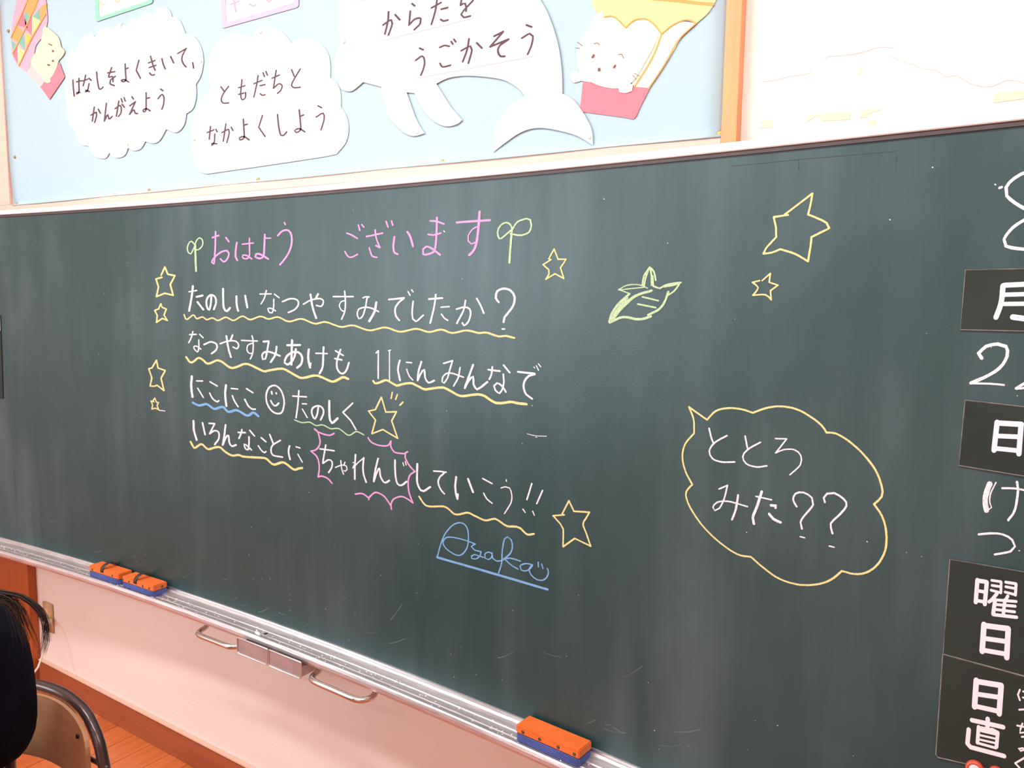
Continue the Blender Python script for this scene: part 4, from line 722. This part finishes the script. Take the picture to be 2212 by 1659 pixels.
# ------------------------------------------------------------------ tray contents
def eraser(x, yoff, lab, strap, studs, yaw=0.0):
    e = empty('board_eraser', (x, by(x)-yoff, ZB-0.0141), lab, 'chalkboard eraser', 'orange and blue erasers on the chalk tray', bang(x)+yaw)
    L, D = 0.0815, 0.0245
    fb = bmesh.new(); box(fb, -L+0.001, L-0.001, -D+0.0008, D-0.0008, 0.0, 0.0195, bevel=0.0025)
    felt = link('felt_pad', fb, felt_m, e)
    for k in range(5):                                    # stitched cord ribs running along the pad
        z = 0.003+k*0.0035
        for s in (-1, 1):
            link('cord_rib', tube(bmesh.new(), [(-L+0.004, s*(D-0.0004), z), (0, s*(D+0.0003), z), (L-0.004, s*(D-0.0004), z)], 0.0014, 6), felt_m, felt, True)
    tb = bmesh.new(); box(tb, -L, L, -D, D, 0.0185, 0.0375, bevel=0.0022); link('orange_cover', tb, orange_m, e)
    sm = bmesh.new(); ring = [(-L+0.003, -D-0.0003, 0.0345), (L-0.003, -D-0.0003, 0.0345)]
    tube(sm, ring, 0.0006, 5); tube(sm, [(a, -b, c) for a, b, c in ring], 0.0006, 5); link('seam', sm, orange_m, e, True)
    for sx, sy in studs:
        M = Matrix.Translation((sx, sy*D, 0.0265)) @ Matrix.Rotation(math.radians(90*(-1 if sy > 0 else 1)), 4, 'X') if abs(sy) == 1 else \
            Matrix.Translation((L*(1 if sx > 0 else -1), sy*0.02, 0.0265)) @ Matrix.Rotation(math.radians(90*(1 if sx > 0 else -1)), 4, 'Y')
        link('brass_stud', disc_solid(bmesh.new(), M, 0.0040, 0.0014, 12, 0.5), stud_m, e, True)
    if strap is not None:
        bm = bmesh.new(); n = 16; rows = []
        for i in range(n+1):
            a = math.pi*i/n; yy = -math.cos(a)*(D+0.0012); zz = 0.026+math.sin(a)**0.7*0.027
            rows.append([bm.verts.new((strap+dx+math.sin(a)*0.004, yy*k, zz*1.0+(k-1)*0.03)) for dx, k in ((-0.007, 1.0), (0.007, 1.0), (0.007, 1.05), (-0.007, 1.05))])
        for A, B in zip(rows, rows[1:]):
            for k in range(4): bm.faces.new((A[k], A[(k+1) % 4], B[(k+1) % 4], B[k]))
        bm.faces.new(rows[0][::-1]); bm.faces.new(rows[-1]); bmesh.ops.recalc_face_normals(bm, faces=bm.faces)
        link('hand_strap', bm, strap_m, e, True)
    return e
F = -1
eraser(-2.532, 0.031, 'orange and blue board eraser with strap, farthest left on the tray', -0.008, [(-0.062, F), (0.047, F)])
eraser(-2.345, 0.034, 'strapped orange and blue board eraser touching the one to its left', -0.012, [(-0.078, F), (-0.045, F), (0.027, F), (0.060, F), (1, 0.3)])
eraser(-0.805, 0.033, 'orange and blue board eraser without a strap at the tray below', None, [(-0.062, F), (-0.018, F), (0.03, F), (0.070, F), (-0.0815, 1)])
ck = bmesh.new(); tube(ck, [(-0.0125, 0, 0), (-0.0115, 0, 0), (0.0115, 0, 0), (0.0125, 0, 0)], 0.0045, 14, True, [0.0038, 0.0046, 0.0046, 0.0038])
cko = link('chalk_stick', ck, chalkstick_m, None, True); cko.location = (-1.775, by(-1.775)-0.058, ZB-0.0096); cko.rotation_euler = (0, 0, math.radians(-16))
tag(cko, 'short stub of white chalk lying in the chalk tray', 'chalk')
link('drain_hole', disc_solid(bmesh.new(), Matrix.Translation((-1.765, by(-1.765)-0.039, ZB-0.0146)), 0.0055, 0.0006, 16), mat('hole', (0.01, 0.008, 0.008, 1), 0.9), board)

# ------------------------------------------------------------------ bulletin board above
bul = empty('bulletin_board', (0, 0, 0), 'wood-framed notice board covered in pale blue paper above the chalkboard', 'bulletin board')
zt = 2.75
bx0, bx1 = -3.262, -0.531
link('backing', boxm(bx0, bx1, -0.009, 0.0, ZB+1.225, zt), rail_m, bul)
link('frame_rail', boxm(-3.42, bx1+0.001, -0.019, 0.0, ZB+1.226, ZB+1.2545, bevel=0.001), rail_m, bul)
link('frame_ledge', boxm(-3.42, bx1+0.001, -0.012, 0.0, ZB+1.208, ZB+1.2258), stile_m, bul)['label'] = 'orange lower ledge'
link('frame_stile', boxm(-3.42, -3.266, -0.019, 0.0, ZB+1.2548, zt, bevel=0.001), rail_m, bul)
link('frame_stile', boxm(bx1+0.002, bx1+0.032, -0.024, 0.0, ZB+1.208, zt, bevel=0.001), stile_m, bul)['label'] = 'orange right stile'
link('frame_rail', boxm(-3.42, bx1+0.032, -0.02, 0.0, zt+0.001, zt+0.03, bevel=0.001), rail_m, bul)
# the blue sheet: wavy left edge, slightly lifted lower edge
sh = bmesh.new(); cols = 60; rws = 30; G = []
LX = [(1.251, -3.246), (1.30, -3.253), (1.42, -3.262), (1.55, -3.262), (1.75, -3.27), (2.11, -3.27)]
def lx(z):
    for (z0, x0), (z1, x1) in zip(LX, LX[1:]):
        if z <= z1: return x0+(x1-x0)*(z-z0)/(z1-z0)
    return LX[-1][1]
for j in range(rws+1):
    z = 1.2505+(zt-ZB-1.2505)*(j/rws)**1.4; row = []
    for i in range(cols+1):
        x = lx(z)+(bx1+0.001-lx(z))*i/cols
        lift = 0.0022*max(0, 1-j/3.0)*abs(math.sin(x*5.1+0.7))+0.0006*math.sin(x*3+z*4)
        row.append(sh.verts.new((x, -0.0128-lift if z > 1.2545 else -0.0205-lift, z+ZB-0.0015*abs(math.sin(x*5.1+0.7))*(j == 0))))
    G.append(row)
for A, B in zip(G, G[1:]):
    for k in range(cols): sh.faces.new((A[k], A[k+1], B[k+1], B[k]))
so = link('blue_paper', sh, blue_m, bul, True)
md = so.modifiers.new('thickness', 'SOLIDIFY'); md.thickness = 0.0005; md.offset = 1
PAPERS = [('cloud1', 'paper_cloud', 'white scalloped paper cloud with two handwritten lines, leftmost on the blue paper', 'paper cutout', -0.0165),
          ('cloud2', 'paper_cloud', 'white flat-bottomed paper cloud between the scalloped cloud and the whale', 'paper cutout', -0.0165),
          ('whale', 'paper_whale', 'large white paper whale cutout with tail, flippers and handwritten lines', 'paper cutout', -0.0185),
          ('sign_green', 'paper_sign', 'white paper sign with a green border above the left cloud', 'paper sign', -0.0155),
          ('sign_pink', 'paper_sign', 'white paper sign with a pink border and pink characters', 'paper sign', -0.0155),
          ('balloon_right', 'paper_balloon', 'yellow paper hot-air balloon with a cat in a pink basket, on the right', 'paper cutout', -0.0150),
          ('balloon_left', 'paper_balloon', 'checkered pink paper hot-air balloon carrying an animal in a red basket, far left', 'paper cutout', -0.0150)]
for sec, nm, lab, cat, y in PAPERS:
    root = empty(nm, (0, 0, 0), lab, cat, 'paper cutouts on the notice board')
    draw(sec, root, lambda x, y=y: y, thick=0.0007 if sec != 'whale' else 0.0012)
def pin(x, z, y, m, lab, r=0.0055, grp='pins on the notice board'):
    e = empty('thumbtack', (x, y, z), lab, 'thumbtack', grp)
    link('pin_head', disc_solid(bmesh.new(), Matrix.Rotation(math.radians(90), 4, 'X'), r, 0.003, 16, 0.5), m, e, True)
    link('pin_point', tube(bmesh.new(), [(0, 0.0, 0), (0, 0.004, 0)], 0.0008, 6, True, [0.0008, 0.0002]), steel_m, e)
pin(-0.5336, ZB+1.2558, -0.0150, brass_m, 'brass tack at the lower right corner of the blue paper', 0.0062)
pin(-1.1994, ZB+1.2547, -0.0150, brass_m, 'brass tack on the lower edge of the blue paper under the whale', 0.0055)
pin(-1.8551, ZB+1.2568, -0.0150, brass_m, 'brass tack on the lower edge under the flat-bottomed cloud', 0.0055)
pin(-2.3752, ZB+1.2573, -0.0150, brass_m, 'brass tack on the lower edge below the scalloped cloud', 0.0055)
pin(-3.2173, ZB+1.2553, -0.0150, brass_m, 'brass tack at the lower left corner of the blue paper', 0.0055)
pin(-3.2161, ZB+1.4260, -0.0150, brass_m, 'brass tack on the left edge of the blue paper, lower one', 0.0055)
pin(-3.2109, ZB+1.8719, -0.0150, brass_m, 'brass tack on the left edge of the blue paper beside the checkered balloon', 0.0055)
pin(-2.0916, ZB+1.6074, -0.0170, palepin_m, 'pale tack at the right rim of the scalloped cloud', 0.0048)
pin(-2.4901, ZB+1.7733, -0.0170, palepin_m, 'pale tack at the top of the scalloped cloud', 0.0048)
pin(-2.4806, ZB+1.4070, -0.0170, palepin_m, 'pale tack at the bottom of the scalloped cloud', 0.0048)
pin(-1.8287, ZB+1.6464, -0.0170, palepin_m, 'pale tack at the top of the flat-bottomed cloud', 0.0048)
pin(-2.1363, ZB+1.3907, -0.0170, palepin_m, 'pale tack at the left rim of the flat-bottomed cloud', 0.0048)
pin(-1.5127, ZB+1.5722, -0.0190, palepin_m, "pale tack at the whale's head", 0.0048)
pin(-1.2750, ZB+1.3300, -0.0190, paper_m, "white tack at the tip of the whale's left flipper", 0.0048)
pin(-0.8107, ZB+1.2754, -0.0190, paper_m, "white tack at the right tip of the whale's tail", 0.0048)
draw('wall', wall, lambda x: -0.0006, thick=0.0005)

# ------------------------------------------------------------------ outlet and cord
ot = empty('wall_outlet', (-3.185, 0, ZB-0.345), 'ivory wall outlet plate below the chalkboard at the far left', 'outlet')
link('outlet_plate', boxm(-0.037, 0.037, -0.007, 0, -0.06, 0.06, bevel=0.003), plastic_m, ot, True)
for dz in (0.024, -0.02):
    s = link('socket', boxm(-0.013, 0.013, -0.0085, -0.006, dz-0.014, dz+0.014, bevel=0.001), mat('socket_ivory', srgb(226, 190, 146), 0.5), ot)
cord = empty('power_cord', (-3.155, 0, ZB-0.37), 'white power cord plugged into the ivory wall outlet', 'cord')
link('plug', boxm(-0.014, 0.014, -0.036, -0.0085, 0.008, 0.032, bevel=0.003), cord_m, cord, True)
link('cable', tube(bmesh.new(), catmull([(0.0, -0.030, 0.0254), (0.031, -0.04, 0.0245), (0.0616, -0.06, -0.0015), (0.0777, -0.075, -0.038), (0.0833, -0.09, -0.0768), (0.0935, -0.11, -0.1064), (0.0979, -0.14, -0.1313), (0.09, -0.18, -0.1568), (0.0316, -0.22, -0.2024), (-0.1, -0.26, -0.262), (-0.4, -0.3, -0.2655)], False, 0.02), 0.0036, 8), cord_m, cord, True)

# ------------------------------------------------------------------ chair
chx, chy = -1.660, -0.735
chair = empty('school_chair', (chx, chy, 0), 'school chair with brown plywood backrest and dark curved tube frame', 'chair')
bw = 0.193
prof = []
def backz(z): return (0.0 if z > 0.45 else 0.0)
Pb = [(-bw, -0.03, 0.012), (-bw, -0.015, 0.30), (-bw, -0.005, 0.46), (-bw, 0.0, 0.60), (-bw+0.003, 0.002, 0.66), (-bw+0.018, 0.004, 0.694), (-bw+0.05, 0.008, 0.724), (-bw+0.10, 0.018, 0.736),
      (0, 0.026, 0.740), (bw-0.10, 0.018, 0.736), (bw-0.05, 0.008, 0.724), (bw-0.018, 0.004, 0.694), (bw-0.003, 0.002, 0.66), (bw, 0.0, 0.60), (bw, -0.005, 0.46), (bw, -0.015, 0.30), (bw, -0.03, 0.012)]
link('back_frame', tube(bmesh.new(), catmull([(x, y, z) for x, y, z in Pb], False, 0.02), 0.0112, 14), tubem, chair, True)
# curved plywood panel
def ply(bw2, z0, z1, name):
    path = []
    r = 0.028
    for (cx, cz, s) in ((bw2-r, z0+r, -90), (bw2-r, z1-r, 0), (-bw2+r, z1-r, 90), (-bw2+r, z0+r, 180)):
        for k in range(7):
            an = math.radians(s+k*15); path.append((cx+r*math.cos(an), cz+r*math.sin(an)))
        if s == 0:
            for k in range(1, 6): t = k/6; path.append((bw2-r-(2*bw2-2*r)*t, z1+0.018*math.sin(math.pi*t)))
        if s == 180:
            for k in range(1, 6): t = k/6; path.append((-bw2+r+(2*bw2-2*r)*t, z0+0.010*math.sin(math.pi*t)))
    yc = lambda x: -0.011+0.030*(1-(x/bw2)**2)
    bm = bmesh.new(); n = len(path)
    F = [bm.verts.new((x, yc(x)-0.009, z)) for x, z in path]; B = [bm.verts.new((x, yc(x), z)) for x, z in path]
    # grid-free fan is too flat for a curved panel, so cut it in vertical strips
    bm.free(); bm = bmesh.new(); cols = 18
    def zr(x):
        zs0, zs1 = z0, z1
        d = max(0, abs(x)-(bw2-r)); c = r-math.sqrt(max(0, r*r-d*d))
        u = (x+bw2)/(2*bw2)
        return z0+c+0.010*math.sin(math.pi*u), z1-c+0.018*math.sin(math.pi*u)
    xs = [-bw2+bw2*2*(0.5-0.5*math.cos(math.pi*i/cols)) for i in range(cols+1)]
    V = []
    for x in xs:
        a, c = zr(x); V.append([bm.verts.new((x, yc(x)-0.009, a)), bm.verts.new((x, yc(x)-0.009, c)), bm.verts.new((x, yc(x), c)), bm.verts.new((x, yc(x), a))])
    for A, B in zip(V, V[1:]):
        for k in range(4):
            f = bm.faces.new((A[k], A[(k+1) % 4], B[(k+1) % 4], B[k])); f.material_index = 1 if k in (1, 3) else 0
    bm.faces.new(V[0]).material_index = 1; bm.faces.new(V[-1][::-1]).material_index = 1
    bmesh.ops.recalc_face_normals(bm, faces=bm.faces)
    return link(name, bm, [ply_m, plyedge_m], chair)
ply(0.166, 0.575, 0.712, 'backrest')
for sx in (-0.115, 0.115):
    link('bolt', disc_solid(bmesh.new(), Matrix.Translation((sx, -0.0075, 0.70)) @ Matrix.Rotation(math.radians(90), 4, 'X'), 0.005, 0.003, 12, 0.5), mat('bolt_dark', srgb(40, 30, 28), 0.4, 0.6), chair, True)
    link('back_bracket', tube(bmesh.new(), [(sx*1.25, -0.001, 0.66), (sx*1.79, 0.001, 0.66)], 0.005, 8), tubem, chair, True)
sb = bmesh.new(); box(sb, -0.185, 0.185, -0.385, -0.02, 0.408, 0.419, bevel=0.004); link('seat', sb, ply_m, chair, True)
for s in (-1, 1):
    link('leg', tube(bmesh.new(), catmull([(s*0.17, -0.03, 0.397), (s*0.17, -0.30, 0.397), (s*0.172, -0.352, 0.385), (s*0.176, -0.372, 0.34), (s*0.186, -0.39, 0.02), (s*0.186, -0.391, 0.012)], False, 0.02), 0.0105, 12), tubem, chair, True)
    link('rubber_foot', disc_solid(bmesh.new(), Matrix.Translation((s*0.186, -0.391, 0)), 0.014, 0.02, 14), mat('rubber', (0.02, 0.02, 0.02, 1), 0.7), chair, True)
    link('rubber_foot', disc_solid(bmesh.new(), Matrix.Translation((s*0.193, -0.03, 0)), 0.014, 0.02, 14), MATS['rubber'], chair, True)
    link('stretcher', tube(bmesh.new(), [(s*0.190, -0.025, 0.12), (s*0.184, -0.383, 0.12)], 0.008, 10), tubem, chair, True)

# ------------------------------------------------------------------ person (only the back shows at the left edge)
person = empty('person', (-1.64, -0.97, 0), 'hunched seated person in a dark navy top with long brown hair, at the left edge', 'person')
PX, PY = -1.64, -0.97
def skin_body(name, verts, edges, radii, root_i, m, parent, sub=2, ratio=None):
    me = bpy.data.meshes.new(name); me.from_pydata([Vector(v)-Vector((PX, PY, 0)) for v in verts], edges, [])
    o = bpy.data.objects.new(name, me); COL.objects.link(o); me.materials.append(m); o.parent = parent
    md = o.modifiers.new('skin', 'SKIN'); md.use_smooth_shade = True
    sv = me.skin_vertices[0].data
    for i, r in enumerate(radii): sv[i].radius = (r, r) if not isinstance(r, tuple) else r; sv[i].use_root = (i == root_i)
    s = o.modifiers.new('sub', 'SUBSURF'); s.levels = sub; s.render_levels = sub
    return o
V = [(-1.66, -0.97, 0.515), (-1.655, -0.97, 0.64), (-1.665, -0.975, 0.79), (-1.685, -0.98, 0.915), (-1.715, -0.985, 1.0), (-1.745, -0.99, 1.045),
     (-1.688, -0.885, 0.955), (-1.672, -0.83, 0.915), (-1.672, -0.815, 0.68), (-1.83, -0.87, 0.60), (-1.90, -0.89, 0.585),
     (-1.692, -1.075, 0.955), (-1.70, -1.14, 0.915), (-1.71, -1.17, 0.69), (-1.86, -1.08, 0.60), (-1.93, -1.06, 0.585),
     (-1.675, -0.895, 0.505), (-2.03, -0.87, 0.50), (-2.05, -0.87, 0.09), (-2.06, -0.87, 0.065), (-2.19, -0.86, 0.04),
     (-1.675, -1.05, 0.505), (-2.03, -1.07, 0.50), (-2.05, -1.07, 0.09), (-2.06, -1.07, 0.065), (-2.19, -1.08, 0.04)]
E_ = [(0, 1), (1, 2), (2, 3), (3, 4), (4, 5), (3, 6), (6, 7), (7, 8), (8, 9), (9, 10), (3, 11), (11, 12), (12, 13), (13, 14), (14, 15),
      (0, 16), (16, 17), (17, 18), (18, 19), (19, 20), (0, 21), (21, 22), (22, 23), (23, 24), (24, 25)]
RR = [0.125, 0.115, 0.12, 0.12, 0.062, 0.052, 0.085, 0.072, 0.064, 0.04, 0.032, 0.085, 0.075, 0.058, 0.04, 0.032,
      0.09, 0.062, 0.042, 0.04, 0.028, 0.09, 0.062, 0.042, 0.04, 0.028]
skin_body('body', V, E_, RR, 0, navy_m, person)
# head with face features, turned down and away
hb = bmesh.new(); bmesh.ops.create_uvsphere(hb, u_segments=28, v_segments=20, radius=1)
for v in hb.verts:
    x, y, z = v.co; k = 1-0.22*max(0, -z)**1.5
    v.co = Vector((x*0.095*k, y*0.076*k, z*0.118))
    if x < -0.2 and abs(y) < 0.22: v.co.x -= 0.016*math.exp(-((z+0.12)/0.16)**2)*(1-abs(y)/0.22)
    if x < -0.5 and 0.1 < abs(y) < 0.5: v.co.x += 0.007*math.exp(-((z-0.08)/0.1)**2)
HM = Matrix.Translation((-1.775-PX, -0.99-PY, 1.10)) @ Matrix.Rotation(math.radians(-28), 4, 'Y')
for v in hb.verts: v.co = HM @ v.co
link('head', hb, skin_m, person, True)
for s in (-1, 1):
    eb = bmesh.new(); bmesh.ops.create_uvsphere(eb, u_segments=12, v_segments=8, radius=0.011)
    for v in eb.verts: v.co = HM @ (v.co+Vector((-0.078, s*0.03, 0.008)))
    link('eye', eb, mat('eye_dark', srgb(40, 26, 22), 0.2), person, True)
    hv = bmesh.new(); bmesh.ops.create_uvsphere(hv, u_segments=12, v_segments=8, radius=1)
    for v in hv.verts: v.co = HM @ Vector((v.co.x*0.018+0.005, s*0.078+v.co.y*0.008, v.co.z*0.03-0.008))
    link('ear', hv, skin_m, person, True)
mb = bmesh.new(); tube(mb, [HM @ Vector(p) for p in ((-0.079, -0.022, -0.058), (-0.086, 0, -0.06), (-0.079, 0.022, -0.058))], 0.0035, 6)
link('mouth', mb, mat('lip_red', srgb(180, 100, 92), 0.5), person, True)
# hands: palm and five fingers each, resting on the thighs
def hand(w, s):
    p = [Vector(w)]; d = Vector((-0.97, 0, -0.1)).normalized(); side = Vector((0, s, 0))
    vs = [p[0], p[0]+d*0.035, p[0]+d*0.08]; es = [(0, 1), (1, 2)]; rs = [0.022, 0.026, 0.026]
    for k, (o, L) in enumerate(((-0.030, 0.058), (-0.010, 0.072), (0.010, 0.076), (0.030, 0.068))):
        b = p[0]+d*0.082-side*o; i = len(vs)
        vs += [b, b+d*L*0.5+Vector((0, 0, 0.004)), b+d*L*0.8+Vector((0, 0, -0.010)), b+d*L+Vector((0, 0, -0.022))]
        es += [(2, i), (i, i+1), (i+1, i+2), (i+2, i+3)]; rs += [0.010, 0.009, 0.008, 0.007]
    b = p[0]+d*0.03+side*0.024; i = len(vs); vs += [b, b+d*0.03+side*0.022, b+d*0.058+side*0.028]; es += [(1, i), (i, i+1), (i+1, i+2)]; rs += [0.012, 0.010, 0.008]
    skin_body('hand', vs, es, rs, 0, skin_m, person, 1)
hand((-1.90, -0.89, 0.60), -1); hand((-1.93, -1.06, 0.60), 1)
# hair: a scalp cap and individual locks sweeping back over the shoulder
cb = bmesh.new(); bmesh.ops.create_uvsphere(cb, u_segments=28, v_segments=20, radius=1)
for v in cb.verts:
    x, y, z = v.co; v.co = Vector((x*0.108+0.006, y*0.09, z*0.128+0.006))
bmesh.ops.delete(cb, geom=[v for v in cb.verts if v.co.x < -0.05 and v.co.z < 0.055], context='VERTS')
for v in cb.verts: v.co = HM @ v.co
hair = link('hair', cb, hair_m, person, True)
rnd = random.Random(3)
START = [Vector((-1.76, -0.99, 1.215)), Vector((-1.67, -0.965, 1.15))]
OUT = [(-1.600, -0.945, 1.075), (-1.5411, -0.9278, 1.0593), (-1.5149, -0.9089, 1.064), (-1.4877, -0.8912, 1.059), (-1.4532, -0.8695, 1.0506), (-1.4279, -0.8559, 1.0284), (-1.4173, -0.8522, 1.0044), (-1.415, -0.8549, 0.9746), (-1.4189, -0.8603, 0.9544)]
INN = [(-1.600, -0.945, 1.07), (-1.5408, -0.9282, 1.0453), (-1.5076, -0.9051, 1.0538), (-1.4801, -0.8876, 1.0486), (-1.4641, -0.8792, 1.0327), (-1.4533, -0.8758, 1.0063), (-1.444, -0.873, 0.9822), (-1.4401, -0.8727, 0.9661)]
IN2 = [(-1.600, -0.945, 1.07), (-1.53, -0.925, 1.060), (-1.4735, -0.883, 1.0503), (-1.4554, -0.8732, 1.0345), (-1.4418, -0.8681, 1.0064), (-1.4312, -0.8645, 0.9824), (-1.4331, -0.8685, 0.9622)]
sb = bmesh.new()
for base, n, spread, r in ((OUT, 60, 0.0032, 0.0011), (INN, 70, 0.0075, 0.0012), (IN2, 14, 0.009, 0.0006)):
    for i in range(n):
        d = Vector((rnd.gauss(0, spread), rnd.gauss(0, spread), rnd.gauss(0, spread*0.8))); L = len(base)
        cut = rnd.choice((0, 0, 1, 2)) if base is not OUT else rnd.choice((0, 0, 0, 1))
        w = Vector((rnd.gauss(0, 1), rnd.gauss(0, 1), rnd.gauss(0, 1)))*spread*0.5
        pts = [s+Vector((rnd.gauss(0, 0.02), rnd.gauss(0, 0.025), rnd.gauss(0, 0.008))) for s in START]
        pts += [Vector(p)+d*(0.5+0.9*k/L)+w*(k/L)**2 for k, p in enumerate(base[:L-cut])]
        P = [p-Vector((PX, PY, 0)) for p in catmull(pts, False, 0.012)]; m_ = len(P)
        tube(sb, P, r, 5, True, [r*(1.0 if k < m_*0.6 else max(0.15, 1-(k-m_*0.6)/(m_*0.4))) for k in range(m_)])
link('loose_locks', sb, hair_m, hair, True)


# ------------------------------------------------------------------ ceiling lamps (out of frame)
LAMPW = ['tilted to the chalkboard, left one', 'tilted to the chalkboard, middle one', 'tilted to the chalkboard, right one', 'second row, window side', 'second row, corridor side', 'third row, window side', 'third row, corridor side']
for i, (p, L, e) in enumerate(LAMPS):
    o = empty('ceiling_lamp', p, 'white fluorescent ceiling lamp, '+LAMPW[i], 'ceiling lamp', 'fluorescent ceiling lamps')
    link('lamp_housing', boxm(-L/2-0.03, L/2+0.03, -0.1, 0.1, 0.0, 3.0-p[2]), whitealu_m, o)
    link('lamp_reflector', boxm(-L/2-0.03, L/2+0.03, -0.1, 0.1, -0.03, 0.0), whitealu_m, o)
